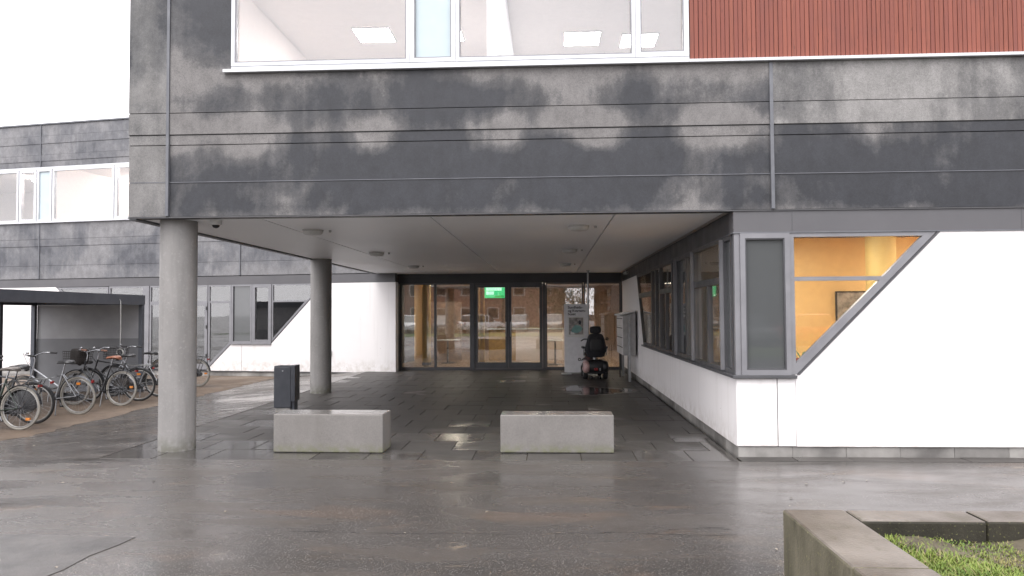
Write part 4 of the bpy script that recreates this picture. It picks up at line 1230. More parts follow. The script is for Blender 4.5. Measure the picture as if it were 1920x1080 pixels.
# ------------------------------------------------------------------ mobility scooter, seen from behind
t = thing('mobility_scooter', 'black mobility scooter with padded high seat parked facing the entrance glass', 'scooter', (1.12, 17.95, 0.0), R(3))
def wheel(parent, c, r, w, mat='rubber'):
    wh = obj('wheel', MB(True).lathe([(r * 0.55, -w / 2), (r * 0.92, -w / 2), (r, -w * 0.3), (r, w * 0.3), (r * 0.92, w / 2), (r * 0.55, w / 2)], 24, c, 'x'), mat, parent, local=True)
    obj('rim', MB(True).lathe([(0.02, -w / 2 - .004), (r * 0.5, -w / 2 + .004), (r * 0.54, 0), (r * 0.5, w / 2 - .004), (0.02, w / 2 + .004)], 18, c, 'x'), 'steel', wh, local=True)
for sx_ in (-1, 1):
    wheel(t, (sx_ * 0.24, 0.0, 0.15), 0.15, 0.10)
    wheel(t, (sx_ * 0.21, 0.88, 0.14), 0.14, 0.09)
    wheel(t, (sx_ * 0.10, -0.16, 0.05), 0.045, 0.03)
obj('floor_pan', MB().prism([(-0.24, 0.0), (0.24, 0.0), (0.24, 0.06), (-0.24, 0.06)], lambda u, v, d: (u, 0.2 + d, 0.14 + v), 0.0, 0.72), 'scooter_black', t, 0.02, local=True)
obj('rear_body', MB(True).blob((0, 0.02, 0.30), (0.27, 0.28, 0.17), 24, 12, 0.6), 'scooter_black', t, local=True)
obj('rear_bumper', MB(True).tube([(-0.25, -0.05, 0.17), (-0.2, -0.25, 0.17), (0.2, -0.25, 0.17), (0.25, -0.05, 0.17)], 0.02, 8), 'scooter_black', t, local=True)
obj('side_shell', MB(True).blob((-0.225, -0.04, 0.30), (0.085, 0.26, 0.15), 18, 10, 0.7), 'scooter_shell', t, local=True)
obj('side_shell', MB(True).blob((0.225, -0.04, 0.30), (0.085, 0.26, 0.15), 18, 10, 0.7), 'scooter_black', t, local=True)
obj('tail_light', MB().box(-0.055, 0.035, -0.285, -0.255, 0.225, 0.285), 'reflector_red', t, 0.006, local=True)
obj('tail_light', MB().box(0.075, 0.10, -0.285, -0.255, 0.22, 0.28), 'steel', t, 0.004, local=True)
obj('seat_post', MB(True).lathe([(0.045, 0.40), (0.045, 0.56)], 14, (0, 0.08, 0)), 'steel', t, local=True)
obj('seat_cushion', MB(True).blob((0, 0.14, 0.59), (0.25, 0.25, 0.065), 22, 10, 0.5), 'scooter_cloth', t, local=True)
# backrest: shield-shaped pad, widest at elbow height
prof = [(0.53, 0.17), (0.58, 0.20), (0.68, 0.262), (0.74, 0.268), (0.86, 0.235), (0.98, 0.205), (1.05, 0.18), (1.09, 0.14), (1.105, 0.08)]
mb = MB(True)
ny = 16
for z, w in prof:
    lean = (z - 0.53) * -0.16
    th = 0.085 if z < 1.07 else 0.05
    for j in range(ny):
        a = 2 * math.pi * j / ny
        ca, sa = math.cos(a), math.sin(a)
        mb.v.append((w * math.copysign(abs(ca) ** 0.55, ca), -0.10 + lean + th * math.copysign(abs(sa) ** 0.7, sa), z))
for i in range(len(prof) - 1):
    for j in range(ny):
        j2 = (j + 1) % ny
        mb.f.append((i * ny + j, i * ny + j2, (i + 1) * ny + j2, (i + 1) * ny + j))
mb.f.append(tuple(range(ny)))
mb.f.append(tuple((len(prof) - 1) * ny + j for j in range(ny)))
back = obj('backrest', mb, 'scooter_cloth', t, local=True)
obj('rear_pocket', MB(True).blob((0, -0.235, 0.83), (0.15, 0.025, 0.15), 18, 8, 0.5), 'scooter_black', back, local=True)
obj('headrest', MB(True).blob((-0.01, -0.20, 1.19), (0.138, 0.055, 0.088), 22, 10, 0.55), 'scooter_cloth', t, local=True)
obj('headrest_stem', MB(True).tube([(0, -0.19, 1.06), (0, -0.195, 1.13)], 0.018, 8), 'steel', t, local=True)
for sx_ in (-1, 1):
    obj('armrest', MB(True).blob((sx_ * 0.275, 0.10, 0.76), (0.04, 0.20, 0.028), 14, 8, 0.6), 'scooter_black', t, local=True)
    obj('armrest_bracket', MB(True).tube([(sx_ * 0.20, -0.02, 0.56), (sx_ * 0.275, -0.02, 0.58), (sx_ * 0.275, -0.02, 0.74)], 0.014, 8), 'steel', t, local=True)
    obj('mudguard', MB(True).blob((sx_ * 0.25, 0.0, 0.33), (0.07, 0.20, 0.07), 16, 8, 0.7), 'scooter_black', t, local=True)
obj('tiller', MB(True).tube([(0, 0.92, 0.25), (0, 0.80, 0.60), (0, 0.68, 0.92)], [0.05, 0.045, 0.06], 12), 'scooter_black', t, local=True)
obj('handlebar', MB(True).tube([(-0.28, 0.58, 0.90), (-0.2, 0.66, 0.94), (0.2, 0.66, 0.94), (0.28, 0.58, 0.90)], 0.015, 8), 'scooter_black', t, local=True)
obj('front_cowl', MB(True).blob((0, 0.95, 0.32), (0.2, 0.16, 0.2), 18, 10, 0.7), 'scooter_shell_dark', t, local=True)
for sx_ in (-1, 1):
    obj('mirror', MB(True).torus((sx_ * 0.37 - 0.01, -0.02 if sx_ < 0 else 0.5, 0.475 if sx_ < 0 else 0.95), 'y', 0.028, 0.011, 18, 6), 'scooter_black', t, local=True)
obj('crutch_holder', MB(True).tube([(-0.33, -0.02, 0.45), (-0.28, -0.04, 0.50), (-0.20, -0.06, 0.50)], 0.014, 8), 'scooter_black', t, local=True)
obj('mirror_arm', MB(True).tube([(0.36, 0.5, 0.95), (0.30, 0.56, 0.92), (0.24, 0.62, 0.93)], 0.008, 6), 'scooter_black', t, local=True)

# ------------------------------------------------------------------ bicycle shelter
t = thing('bicycle_shelter', 'dark steel bicycle shelter with flat roof and grey end wall', 'shelter', (-10.9, 14, -0.2))
XF, XR, YN, YS_ = -9.52, -12.2, 8.2, 16.95
obj('roof_edge', MB().box(XF - 0.06, XF, YN, YS_, 1.85, 2.075), 'shelter_steel', t)
obj('roof_edge', MB().box(XR, XR + 0.06, YN, YS_, 1.85, 2.0745), 'shelter_steel', t)
obj('roof_edge', MB().box(XR + 0.061, XF - 0.061, YS_ - 0.06, YS_, 1.85, 2.074), 'shelter_steel', t)
obj('roof_deck', MB().box(XR + 0.061, XF - 0.061, YN, YS_ - 0.061, 1.98, 2.06), 'shelter_steel', t)
for x, y in ((XF - 0.10, YS_ - 0.10), (XR + 0.005, YS_ - 0.16), (XR + 0.005, YS_ - 1.25), (XR + 0.005, 13.0), (XR + 0.005, 9.2), (XF - 0.10, 9.2)):
    obj('post', MB().box(x, x + 0.095, y, y + 0.09, -0.25, 1.849), 'shelter_steel', t, 0.006)
obj('end_wall_upper', MB().box(XR + 0.105, XF - 0.105, YS_ - 0.075, YS_ - 0.03, 1.06, 1.848), 'shelter_upper', t)
obj('end_wall_lower', MB().box(XR + 0.105, XF - 0.105, YS_ - 0.080, YS_ - 0.03, -0.18, 1.062), 'shelter_lower', t)
obj('rack_rail', MB(True).tube([(XF - 0.6, 10.2, 0.12), (XF - 0.6, 16.6, 0.12)], 0.02, 8), 'steel', t)
for i in range(9):
    y = 10.5 + i * 0.72
    obj('rack_hoop', MB(True).tube([(XF - 0.45, y, -0.2), (XF - 0.5, y, 0.30), (XF - 0.65, y, 0.36), (XF - 0.8, y, 0.30), (XF - 0.85, y, -0.2)], 0.011, 6), 'steel', t)
t = thing('hanging_ring', 'white rope with a ring hanging from the shelter roof edge', 'rope', (XF + 0.03, 15.9, 0.72))
obj('rope', MB(True).tube([(0, 0, 0.15), (0.005, 0.01, 0.6), (0, 0.005, 1.20)], 0.009, 7), 'rope_white', t, local=True)
obj('ring', MB(True).torus((0, 0, 0.06), 'y', 0.075, 0.015, 28, 8), 'rope_white', t, local=True)
obj('knot', MB(True).blob((0, 0, 0.16), (0.022, 0.022, 0.03), 10, 8), 'rope_white', t, local=True)
obj('hook', MB(True).tube([(0, 0.0, 1.20), (-0.02, 0, 1.24), (-0.045, 0, 1.22)], 0.006, 6), 'steel', t, local=True)

# ------------------------------------------------------------------ bicycles
def bicycle(label, X, Y, heading, lean, paint='black_paint', tyre='rubber_grey', rimm='rim_alloy', saddle='saddle_black', grips='saddle_black',
            style='diamond', rack=True, front_basket=None, rear_bag=None, bar='chrome', reflect=True, light='reflector_red', skirt=False, wb=1.06, steer=0.0, crate=None):
    z0 = gz(X, Y) + 0.012
    t = thing('bicycle', label, 'bicycle', (X, Y, z0), 0, 'bicycles parked at the shelter')
    t.rotation_euler = (lean, 0, heading)
    r, rr_ = 0.345, 0.325
    O = lambda name, mb, mat, par=t: obj(name, mb, mat, par, local=True)
    def whl(x, hub='grey_paint'):
        w = O('wheel', MB(True).torus((x, 0, r), 'y', r - 0.019, 0.019, 44, 8), tyre)
        O('rim', MB(True).torus((x, 0, r), 'y', r - 0.047, 0.011, 44, 6), rimm, w)
        mb = MB()
        for i in range(24):
            a = 2 * math.pi * i / 24
            sgn = 0.022 if i % 2 else -0.022
            a2 = a + (0.5 if (i // 2) % 2 else -0.5)
            mb.tube([(x + 0.02 * math.cos(a2), sgn, r + 0.02 * math.sin(a2)), (x + (r - 0.05) * math.cos(a), 0, r + (r - 0.05) * math.sin(a))], 0.0016, 3)
        O('spokes', mb, 'chrome', w)
        O('hub', MB(True).lathe([(0.012, -0.05), (0.024, -0.03), (0.016, 0), (0.024, 0.03), (0.012, 0.05)], 12, (x, 0, r), 'y'), hub, w)
        return w
    w0, w1 = whl(0), whl(wb)
    if reflect:
        for w, x, a in ((w0, 0, random.uniform(0, 6)),):
            q = Vector((x + 0.22 * math.cos(a), 0, r + 0.22 * math.sin(a)))
            O('spoke_reflector', MB().box(q.x - .035, q.x + .035, -.012, .012, q.z - .02, q.z + .02), 'reflector_orange', w)
    BB, ST_, HT, HB = (0.44, 0, 0.29), (0.27, 0, 0.80), (wb - 0.22, 0, 0.88), (wb - 0.16, 0, 0.68)
    mb = MB(True)
    mb.tube([BB, ST_], 0.017, 8)
    mb.tube([HT, HB], 0.019, 8)
    if style == 'diamond':
        mb.tube([(0.285, 0, 0.76), (HT[0] + .01, 0, 0.85)], 0.015, 8)
        mb.tube([BB, (HB[0] - .01, 0, HB[2] + .02)], 0.018, 8)
    elif style == 'mixte':
        mb.tube([(0.36, 0, 0.50), (HT[0] + .015, 0, 0.83)], 0.016, 8)
        mb.tube([BB, (HB[0] - .01, 0, HB[2] + .02)], 0.019, 8)
    else:
        mb.tube([(0.395, 0, 0.42), (0.55, 0, 0.42), (0.70, 0, 0.55), (HT[0] + .02, 0, 0.80)], 0.015, 8)
        mb.tube([BB, (0.56, 0, 0.31), (0.72, 0, 0.44), (HB[0] - .005, 0, HB[2] + .01)], 0.018, 8)
    for s in (-1, 1):
        mb.tube([BB, (0.3, s * .045, 0.31), (0, s * .06, r)], 0.009, 6)
        mb.tube([(0.285, s * .012, 0.74), (0, s * .06, r)], 0.008, 6)
    O('frame', mb, paint)
    mb = MB(True)
    for s in (-1, 1):
        mb.tube([(HB[0], s * .02, HB[2]), (HB[0] + .03, s * .05, HB[2] - .06), (wb - .05, s * .05, 0.45), (wb, s * .05, r)], 0.011, 6)
    O('fork', mb, paint)
    # mudguards
    for x, a0, a1 in ((0, 40, 215), (wb, 30, 170)):
        mb = MB(True)
        prev = None
        for i in range(19):
            a = R(a0 + (a1 - a0) * i / 18)
            if x == 0:
                a = R(-20 + 190 * i / 18)
            row_ = []
            for yy, dr in ((-.028, 0.008), (-.018, .018), (0, .022), (.018, .018), (.028, .008)):
                row_.append((x + (r + dr) * math.cos(a), yy, r + (r + dr) * math.sin(a)))
            mb.v += row_
            if i:
                k0 = len(mb.v) - 10
                for j in range(4):
                    mb.f.append((k0 + j, k0 + j + 1, k0 + 6 + j, k0 + 5 + j))
        O('mudguard', mb, 'black_paint' if paint != 'silver_paint' else 'grey_paint')
    # cranks, pedals, chain case
    O('chain_case', MB(True).blob((0.24, -.055, 0.315), (0.33, 0.012, 0.075), 20, 8, 0.7), 'black_paint')
    cr_ = O('crank', MB(True).tube([(0.44 - .06, -.075, 0.29 - .155), (0.44, -.07, 0.29), (0.44, .07, 0.29), (0.44 + .06, .075, 0.29 + .155)], 0.009, 6), 'chrome')
    for sx_, s in ((-1, -1), (1, 1)):
        O('pedal', MB().box(0.44 + sx_ * .06 - .045, 0.44 + sx_ * .06 + .045, s * .12 - .04, s * .12 + .04, 0.29 + sx_ * .155 - .012, 0.29 + sx_ * .155 + .012), 'rubber', cr_)
    # saddle
    O('seat_post', MB(True).tube([ST_, (0.235, 0, 0.93)], 0.012, 8), 'chrome')
    mb = MB(True)
    secs = [(-0.14, 0.07, 0.935, .03), (-0.10, 0.105, 0.955, .04), (-0.02, 0.095, 0.955, .04), (0.05, 0.05, 0.95, .03), (0.14, 0.025, 0.945, .026), (0.17, 0.012, 0.935, .016)]
    for dx_, w, z, h in secs:
        for j in range(10):
            a = 2 * math.pi * j / 10
            mb.v.append((0.22 + dx_, w * math.cos(a), z + h * math.sin(a) * (1 if math.sin(a) > 0 else 0.8)))
    for i in range(len(secs) - 1):
        for j in range(10):
            j2 = (j + 1) % 10
            mb.f.append((i * 10 + j, i * 10 + j2, (i + 1) * 10 + j2, (i + 1) * 10 + j))
    mb.f.append(tuple(range(10))); mb.f.append(tuple((len(secs) - 1) * 10 + j for j in range(10)))
    O('saddle', mb, saddle)
    # handlebar
    hx, hz = HT[0] - 0.03, 1.06
    hb = MB(True).tube([HT, (hx + .01, 0, 1.0), (hx + .035, 0, hz)], 0.012, 8)
    Rm = lambda q: q
    cs, sn = math.cos(steer), math.sin(steer)
    def tw(p_):
        x_, y_ = p_[0] - hx, p_[1]
        return (hx + x_ * cs - y_ * sn, x_ * sn + y_ * cs, p_[2])
    for s in (-1, 1):
        hb.tube([tw(q) for q in ((hx + .035, 0, hz), (hx + .045, s * .12, hz + .02), (hx + .02, s * .22, hz + .045), (hx - .07, s * .265, hz + .04), (hx - .19, s * .28, hz + .03))], 0.011, 8)
    hbo = O('handlebar', hb, bar)
    for s in (-1, 1):
        O('grip', MB(True).tube([tw((hx - .08, s * .267, hz + .04)), tw((hx - .20, s * .281, hz + .029))], 0.018, 8), grips, hbo)
    O('bell', MB(True).blob(tw((hx + .0, .19, hz + .075)), (.028, .028, .022), 10, 8), 'chrome', hbo)
    O('front_lamp', MB(True).blob((HB[0] + .09, 0, HB[2] + .14), (.05, .035, .035), 12, 8), 'black_paint')
    for s in (-1, 1):
        O('cable', MB(True).tube([tw((hx + .02, s * .2, hz + .05)), (hx + .16, s * .1, hz + .06), (hx + .15, s * .02, hz - .12), (HT[0] + .02, 0, .80)], 0.004, 5), 'black_paint', hbo)
    if rack:
        mb = MB(True)
        for s in (-1, 0, 1):
            mb.tube([(0.22, s * .055, 0.76), (0.1, s * .06, 0.755), (-0.28, s * .055, 0.75)], 0.006, 5)
        for x_ in (-0.28, -0.1, 0.08):
            mb.tube([(x_, -.058, .752), (x_, .058, .752)], 0.005, 5)
        for s in (-1, 1):
            mb.tube([(-0.18, s * .055, 0.75), (0, s * .065, r)], 0.006, 5)
        O('rack', mb, 'black_paint')
    O('rear_lamp', MB().box(-0.325, -0.30, -.035, .035, .675, .71) if rack else MB().box(-.30, -.275, -.025, .025, .58, .63), light)
    O('kickstand', MB(True).tube([(0.40, .03, 0.27), (0.33, .16, 0.005 - 0.16 * math.tan(lean))], 0.009, 6), 'grey_paint')
    if front_basket:
        cx, w, d, h, zb = wb - 0.02, 0.19, 0.15, 0.24, 0.82
        bo = O('basket', MB().box(cx - d, cx + d, -w, w, zb, zb + 0.012), front_basket)
        for q in range(6):
            zz = zb + 0.01 + q * h / 5
            e_ = 0.004 * q
            O('basket_wire', MB().tube([(cx - d - e_, -w - e_, zz), (cx + d + e_, -w - e_, zz), (cx + d + e_, w + e_, zz), (cx - d - e_, w + e_, zz)], 0.008 if q == 5 else 0.005, 4, True), front_basket, bo)
        mb = MB()
        for s in (-1, 1):
            for q in range(9):
                f = -1 + q / 4
                mb.tube([(cx + f * d, s * w, zb), (cx + f * (d + .02), s * (w + .02), zb + h)], 0.004, 4)
                mb.tube([(cx + s * d, f * w, zb), (cx + s * (d + .02), f * (w + .02), zb + h)], 0.004, 4)
        O('basket_stave', mb, front_basket, bo)
        O('basket_bracket', MB(True).tube([(HT[0] + .02, 0, .84), (cx - d, 0, zb + .06)], 0.008, 6), 'black_paint', bo)
    if crate:
        O('luggage_box', MB(True).blob((wb - 0.06, 0, 0.97), (0.12, 0.15, 0.16), 20, 10, 0.35), crate)
    if rear_bag:
        O('pannier', MB(True).blob((0.10, -0.115, 0.40), (0.17, 0.055, 0.15), 20, 10, 0.6), rear_bag)
    if skirt:
        O('coat_guard', MB(True).blob((0.0, -0.05, 0.46), (0.24, 0.012, 0.18), 20, 8, 0.6), 'black_paint')
    return t
H180 = math.pi
bicycle('dark green city bicycle with pale tyres and grey saddle, end of the row', -8.29, 11.2, H180 + R(-4), R(3), 'green_paint', saddle='saddle_grey', style='step', light='reflector_red', skirt=True)
bicycle('dark bicycle with black tyres and orange spoke reflector beside the green one', -8.52, 11.85, H180 + R(5), R(-4), 'grey_paint', tyre='rubber', style='diamond', bar='black_paint', steer=0.2)
bicycle('silver bicycle with sloping twin tubes and no basket', -8.49, 12.96, H180 + R(-3), R(-3), 'silver_paint', saddle='saddle_black', style='mixte', rack=False)
bicycle('black bicycle with tan saddle, brown grips and dark front basket', -8.45, 14.2, H180 + R(-8), R(4), 'black_paint', saddle='saddle_tan', grips='grip_brown', style='step', front_basket='basket_dark', crate='basket_dark', rear_bag='basket_dark')
bicycle('black bicycle with black tyres and upright saddle behind the tan saddled one', -8.54, 15.02, H180 + R(4), R(-3), 'black_paint', tyre='rubber', saddle='saddle_black', style='diamond')
bicycle('grey bicycle half hidden by the front column, with a dark basket', -8.58, 15.85, H180 + R(-3), R(3), 'silver_paint', tyre='rubber', style='step', front_basket='basket_dark')
bicycle('bicycle with pale tyres whose rear wheel shows beside the column', -8.72, 18.0, H180 + R(-12), R(-3), 'black_paint', style='diamond')

# ------------------------------------------------------------------ planter with grass
t = thing('planter_wall', 'low mossy concrete planter wall around a patch of grass', 'planter', (2.6, 3.2, 0))
def block(x0, x1, y0, y1, z0=-0.05, z1=0.45):
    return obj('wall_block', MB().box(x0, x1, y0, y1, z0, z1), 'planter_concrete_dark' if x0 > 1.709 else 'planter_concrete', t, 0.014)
block(1.355, 1.705, 3.43, 4.41)
block(1.358, 1.707, 2.42, 3.424)
block(1.353, 1.703, 1.40, 2.414)
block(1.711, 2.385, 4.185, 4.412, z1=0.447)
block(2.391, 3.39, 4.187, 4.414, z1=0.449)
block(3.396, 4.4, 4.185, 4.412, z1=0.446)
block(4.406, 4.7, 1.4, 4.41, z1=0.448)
ms = MB()
n = 26
for j in range(n + 1):
    for i in range(n + 1):
        ms.v.append((1.706 + 2.69 * i / n, 1.45 + 2.733 * j / n, 0.345 + 0.03 * math.sin(i * 0.9 + j * 0.35) * math.sin(j * 0.7) + random.uniform(-.012, .012)))
for j in range(n):
    for i in range(n):
        a = j * (n + 1) + i
        ms.f.append((a, a + 1, a + n + 2, a + n + 1))
tag(obj('planter_soil', ms, 'soil'), kind='structure')
mg = MB()
for _ in range(110000):
    x, y = random.uniform(1.71, 4.38), random.uniform(2.2, 4.175)
    dens = math.sin(x * 3.1 + 1) * math.sin(y * 4.3) + random.uniform(-0.7, 1.6)
    if dens < 0.0:
        continue
    zz = 0.335 + 0.02 * math.sin(x * 4)
    h = random.uniform(0.008, 0.03) * (1.0 + 0.5 * math.sin(x * 5 + y * 3))
    a = random.uniform(0, 6.283)
    ln_ = random.uniform(0.3, 1.6) * h
    w = random.uniform(0.0018, 0.0036)
    dx_, dy_ = math.cos(a), math.sin(a)
    px_, py_ = -dy_ * w, dx_ * w
    x2, y2 = x + dx_ * ln_ * 0.4, y + dy_ * ln_ * 0.4
    x3, y3 = x + dx_ * ln_, y + dy_ * ln_
    mg.add([(x - px_, y - py_, zz), (x + px_, y + py_, zz), (x2 + px_ * .8, y2 + py_ * .8, zz + h * .65), (x2 - px_ * .8, y2 - py_ * .8, zz + h * .65), (x3, y3, zz + h)],
           [(0, 1, 2, 3), (3, 2, 4)])
me = bpy.data.meshes.new('grass')
me.from_pydata(mg.v, [], mg.f)
me.materials.append(MATS['grass_blade'])
go = bpy.data.objects.new('grass', me)
COL.objects.link(go)
tag(go, 'green grass with yellow tips growing inside the planter', 'grass', kind='stuff')

# ------------------------------------------------------------------ across the yard (seen in the glass): lawn, car park, houses, trees
def sheet(name, x0, x1, y0, y1, z, mat):
    return tag(obj(name, MB().add([(x0, y0, z), (x1, y0, z), (x1, y1, z), (x0, y1, z)], [(0, 1, 2, 3)]), mat), kind='structure')
sheet('lawn', -40, 40, -17, -9, 0.01, 'lawn')
sheet('verge', -60, 60, -42, -34, 0.01, 'lawn')
def car(label, x, y, rot, mat, kind='hatch'):
    L, W, Hh = {'hatch': (4.0, 1.70, 1.46), 'estate': (4.5, 1.76, 1.48), 'van': (4.9, 1.9, 1.98)}[kind]
    t = thing('parked_car' if kind != 'van' else 'delivery_van', label, 'car' if kind != 'van' else 'van', (x, y, 0), rot, 'vehicles parked across the yard')
    BXc = lambda u, v, d: (u, d, v)
    w = W / 2
    h2 = L / 2
    belt = 0.88 if kind != 'van' else 1.05
    low = [(-h2, 0.30), (-h2 + .05, 0.22), (h2 - .05, 0.22), (h2, 0.32), (h2, 0.62), (h2 - .12, 0.74), (h2 - 0.95, belt), (-h2 + .05, belt + .02), (-h2, 0.75)]
    obj('body', MB().prism(low, BXc, -w, w), mat, t, 0.06, local=True)
    rear = -h2 + (0.12 if kind != 'hatch' else 0.30)
    cab = [(h2 - 1.0, belt + .003), (h2 - 1.75, Hh - .05), (rear + .25, Hh - .05), (rear, belt + .023)]
    obj('greenhouse', MB().prism(cab, BXc, -w + .10, w - .10), 'car_glass', t, 0.03, local=True)
    ro = [(h2 - 1.70, Hh - .049), (h2 - 1.9, Hh), (rear + .4, Hh), (rear + .2, Hh - .049)]
    obj('roof', MB().prism(ro, BXc, -w + .10, w - .10), mat, t, 0.02, local=True)
    if kind == 'van':
        obj('cargo_side', MB().box(rear + .02, h2 - 2.3, -w + .06, w - .06, belt + .03, Hh - .06), mat, t, local=True)
    for s in (-1, 1):
        for q in (h2 - 1.85, -0.15, rear + .12):
            obj('pillar', MB().prism([(q, belt), (q + .07, belt), (q + .07 - (.0 if q > 1 else 0), Hh - .06), (q, Hh - .06)], BXc, s * (w - .095) - .012, s * (w - .095) + .012), mat, t, local=True)
        obj('headlight', MB().box(h2 - .06, h2 + .012, s * (w - .32) - .17, s * (w - .32) + .17, .60, .72), 'chrome', t, 0.02, local=True)
        obj('tail_light', MB().box(-h2 - .012, -h2 + .06, s * (w - .2) - .12, s * (w - .2) + .12, .68, .86), 'reflector_red', t, 0.02, local=True)
        for q in (h2 - .78, -h2 + .75):
            wh = obj('wheel', MB(True).lathe([(0.2, -.1), (0.29, -.1), (0.31, -.06), (0.31, .06), (0.29, .1), (0.2, .1)], 22, (q, s * (w - .10), 0.31), 'y'), 'rubber', t, local=True)
            obj('rim', MB(True).lathe([(0.03, -.105), (0.19, -.09), (0.2, 0), (0.19, .09), (0.03, .105)], 16, (q, s * (w - .10), 0.31), 'y'), 'silver_paint', wh, local=True)
        obj('mirror', MB(True).blob((h2 - 1.35, s * (w + .07), belt + .08), (.07, .09, .06), 10, 8), mat, t, local=True)
    obj('number_plate', MB().box(h2 + .002, h2 + .014, -.26, .26, .40, .51), 'white_plastic', t, local=True)
cars = [(-26, 'silver', 'estate', 'silver estate car mirrored in the far left glazing'), (-22.6, 'green', 'hatch', 'green hatchback mirrored in the left wing'),
        (-18.6, 'white', 'van', 'white delivery van mirrored in the left wing door'), (-15, 'black', 'hatch', 'black hatchback mirrored beside the delivery van'),
        (-11.6, 'white', 'estate', 'white estate car mirrored in the left entrance pane'), (-8.7, 'grey', 'hatch', 'dark grey hatchback mirrored in the entrance glass'),
        (-5.6, 'white', 'hatch', 'white hatchback mirrored in the entrance glass'), (-2.6, 'silver', 'hatch', 'silver hatchback mirrored in the entrance doors'),
        (0.4, 'champagne', 'estate', 'beige estate car mirrored in the entrance doors'), (3.4, 'silver', 'estate', 'silver estate car mirrored beside the information slab'),
        (6.6, 'red', 'hatch', 'red hatchback mirrored in the slanted window'), (9.6, 'grey', 'estate', 'dark grey estate car mirrored in the grey vent pane'),
        (12.6, 'red', 'estate', 'red estate car mirrored in the slanted window'), (15.8, 'blue', 'hatch', 'blue hatchback mirrored in the slanted window')]
for i, (x, m, kd, lab) in enumerate(cars):
    car(lab, x, -20.5 + random.uniform(-.4, .4), (R(90) if i % 3 else R(-90)) + R(random.uniform(-4, 4)) + (R(55) if i in (6, 9) else 0), 'car_' + m, kd)

def house(name, label, x0, x1, y0, y1, h, wins):
    t = thing(name, label, 'house', ((x0 + x1) / 2, (y0 + y1) / 2, 0))
    w = obj('wall', MB().box(x0, x1, y0, y1, 0, h), 'brick_wall', t)
    rg = MB()
    ym = (y0 + y1) / 2
    rg.add([(x0 - .4, y0 - .4, h), (x1 + .4, y0 - .4, h), (x1 + .4, y1 + .4, h), (x0 - .4, y1 + .4, h), (x0 - .4, ym, h + 2.6), (x1 + .4, ym, h + 2.6)],
           [(0, 3, 2, 1), (0, 1, 5, 4), (2, 3, 4, 5), (0, 4, 3), (1, 2, 5)])
    obj('roof', rg, 'roof_dark', t)
    BH = lambda u, v, d: (u, y1 + d, v)
    nw = int((x1 - x0) / 3)
    for f in range(wins):
        for i in range(nw):
            u0 = x0 + 1 + i * (x1 - x0 - 1) / nw
            fr_ = obj('window', MB().ring(rect(u0, u0 + 1.4, 0.9 + f * 2.8, 2.3 + f * 2.8), rect(u0 + .08, u0 + 1.32, 0.98 + f * 2.8, 2.22 + f * 2.8), BH, 0.002, 0.06), 'white_plastic', t)
            obj('pane', MB().box(u0 + .08, u0 + 1.32, y1 + .004, y1 + .03, .98 + f * 2.8, 2.22 + f * 2.8), 'car_glass', fr_)
house('brick_house', 'long red brick block of two storeys across the car park', -30, 2, -56, -46, 5.6, 2)
house('brick_house', 'taller red brick block with grey roof beside the long one', 42, 64, -56, -46, 8.4, 3)
def bare_tree(label, x, y, h, seed):
    rnd = random.Random(seed)
    t = thing('bare_tree', label, 'tree', (x, y, 0), 0, 'bare trees across the yard')
    trunk = MB(True).tube([(0, 0, -.1), (0.03, 0.02, h * .2), (0.0, -.04, h * .42)], [.17, .14, .11], 8)
    obj('trunk', trunk, 'bark', t, local=True)
    mb = MB()
    def br(p0, d, L, r, lev):
        pts, q = [p0], p0
        for i in range(3):
            d = (d + Vector((rnd.gauss(0, .16), rnd.gauss(0, .16), rnd.gauss(.06, .1)))).normalized()
            q = q + d * L / 3
            pts.append(q)
        mb.tube(pts, [r, r * .85, r * .7, r * .5], 5 if lev < 2 else 3)
        if lev < 4:
            for i in range(3 + (lev < 2)):
                s = pts[rnd.choice((1, 2, 3))]
                d2 = (d + Vector((rnd.gauss(0, .6), rnd.gauss(0, .6), rnd.gauss(.25, .35)))).normalized()
                br(s, d2, L * rnd.uniform(.5, .75), r * .55, lev + 1)
    for i in range(6):
        a = i * 1.05 + rnd.uniform(0, .5)
        br(Vector((0, 0, h * rnd.uniform(.25, .42))), Vector((math.cos(a) * .7, math.sin(a) * .7, 1)).normalized(), h * .33, .07, 0)
    obj('crown', mb, 'bark', t, local=True)
for i, (x, y, h, lab) in enumerate(((-16, -26, 9, 'bare tree behind the delivery van'), (-4.2, -27, 10, 'tall bare tree behind the white hatchback'),
                                    (5, -25.5, 8, 'smaller bare tree between silver and red cars'), (13, -27, 9.5, 'bare tree behind the red estate car'))):
    bare_tree(lab, x, y, h, 11 + i)

# ------------------------------------------------------------------ fallen leaves and grit on the wet asphalt
ml = MB()
for _ in range(120):
    if random.random() < 0.6:
        x, y = random.uniform(-5, 4.5), random.uniform(2.6, 8.0)
    else:
        x, y = random.uniform(-7.7, -5.2), random.uniform(8, 18)
    if 1.2 < x < 4.8 and y < 4.6:
        continue
    a, s_ = random.uniform(0, 6.28), random.choice((0.005, 0.007, 0.009, 0.012, 0.02))
    z = gz(x, y) + 0.004
    ca, sa = math.cos(a) * s_, math.sin(a) * s_
    ml.add([(x - ca, y - sa, z), (x - sa * .5, y + ca * .5, z + s_ * .35), (x + ca, y + sa, z + .002), (x + sa * .5, y - ca * .5, z + s_ * .2)], [(0, 1, 2, 3)])
tag(obj('fallen_leaves', ml, 'leaf_litter'), 'scattered pale leaf scraps lying on the wet asphalt', 'leaves', kind='stuff')

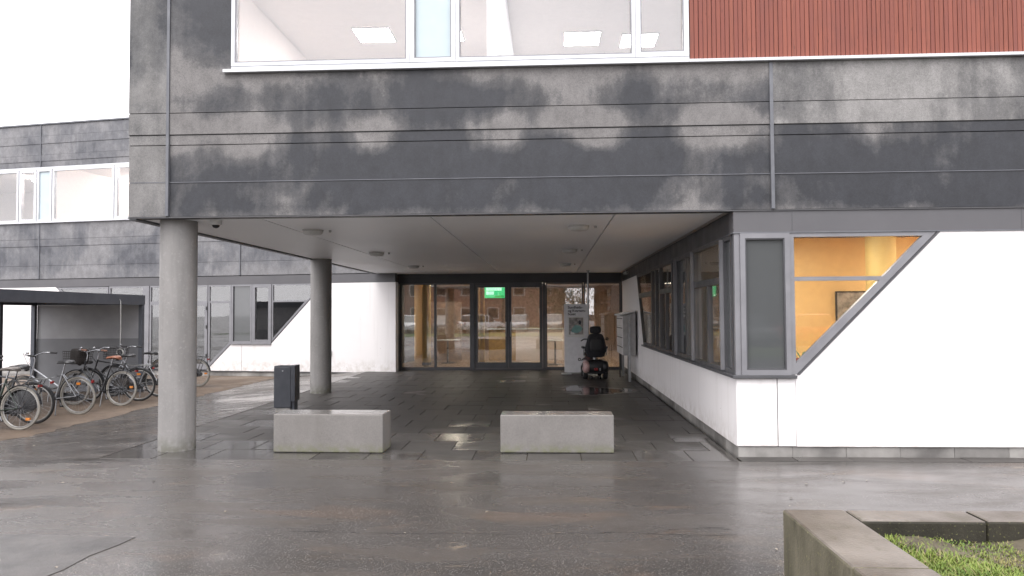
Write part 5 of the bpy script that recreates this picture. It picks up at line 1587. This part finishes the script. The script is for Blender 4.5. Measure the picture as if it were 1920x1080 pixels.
t = thing('clipped_hedge', 'low dark clipped hedge between lawn and parked cars', 'hedge', (0, -17.4, 0))
mh = MB()
for _ in range(9000):
    x, y, z = random.uniform(-30, 30), random.uniform(-17.65, -17.15), random.uniform(0.05, 0.62) + random.uniform(-.05, .1)
    a, e = random.uniform(0, 6.28), random.uniform(-1, 1)
    d = Vector((math.cos(a) * math.cos(e), math.sin(a) * math.cos(e), math.sin(e))) * 0.07
    q = Vector((-math.sin(a), math.cos(a), 0)) * 0.035
    b0 = Vector((x, y + 17.4, z))
    mh.add([b0 - d, b0 + q, b0 + d, b0 - q], [(0, 1, 2, 3)])
tag(obj('foliage', mh, 'hedge_leaf', t, local=True), kind='stuff')
mh = MB()
for i in range(60):
    x = -29.5 + i
    mh.tube([(x, 0, -0.02), (x + .03, .02, .3), (x + .1, -.02, .6)], [.012, .01, .005], 4)
obj('stems', mh, 'bark', t, local=True)

def bushy_tree(label, x, y, h, w, seed):
    rnd = random.Random(seed)
    t = thing('bushy_tree', label, 'tree', (x, y, 0), 0, 'bushy trees behind the parked cars')
    obj('trunk', MB(True).tube([(0, 0, -.1), (.05, 0, h * .3), (0, .05, h * .7)], [.2, .15, .06], 8), 'bark', t, local=True)
    mb = MB()
    cl = [(rnd.gauss(0, w * .28), rnd.gauss(0, w * .28), rnd.uniform(h * .25, h * .92)) for _ in range(26)]
    for _ in range(2600):
        c = cl[rnd.randrange(26)]
        sc = w * .2 * (1.15 - c[2] / h * .5)
        b0 = Vector((c[0] + rnd.gauss(0, sc), c[1] + rnd.gauss(0, sc), c[2] + rnd.gauss(0, sc * .8)))
        a, e = rnd.uniform(0, 6.28), rnd.uniform(-1.2, 1.2)
        d = Vector((math.cos(a) * math.cos(e), math.sin(a) * math.cos(e), math.sin(e))) * rnd.uniform(.10, .2)
        q = Vector((-math.sin(a), math.cos(a), 0)) * .08
        mb.add([b0 - d, b0 + q, b0 + d, b0 - q], [(0, 1, 2, 3)])
    obj('crown', mb, 'hedge_leaf', t, local=True)
for i, (x, y, h, w, lab) in enumerate(((-20, -34, 6, 6, 'bushy tree behind the green hatchback'), (1.5, -33, 5, 4.5, 'small bushy tree behind the beige estate car'))):
    bushy_tree(lab, x, y, h, w, 40 + i)

t = thing('reflection_backdrop', 'plain dark block with flat roof added to darken the slanted window reflection', 'backdrop', (27, -46, 0))  # added building, gives the slanted window a plain dark reflection
obj('wall', MB().box(-16, 13, -7, 7, 0, 8.2), 'backdrop_cladding', t, local=True)
obj('roof', MB().box(-16.3, 13.3, -7.3, 7.3, 8.201, 8.5), 'roof_dark', t, local=True)
obj('plinth', MB().box(-16.05, 13.05, 7.001, 7.08, 0, 0.6), 'plinth', t, local=True)
dr = obj('door', MB().box(-4, -1.6, 7.001, 7.07, 0.601, 2.9), 'frame_mid', t, local=True)
obj('handle', MB().box(-2.9, -2.85, 7.071, 7.12, 1.5, 1.9), 'steel', dr, local=True)
obj('gutter', MB().box(-16.3, 13.3, 7.301, 7.42, 8.3, 8.45), 'trim_grey', t, local=True)
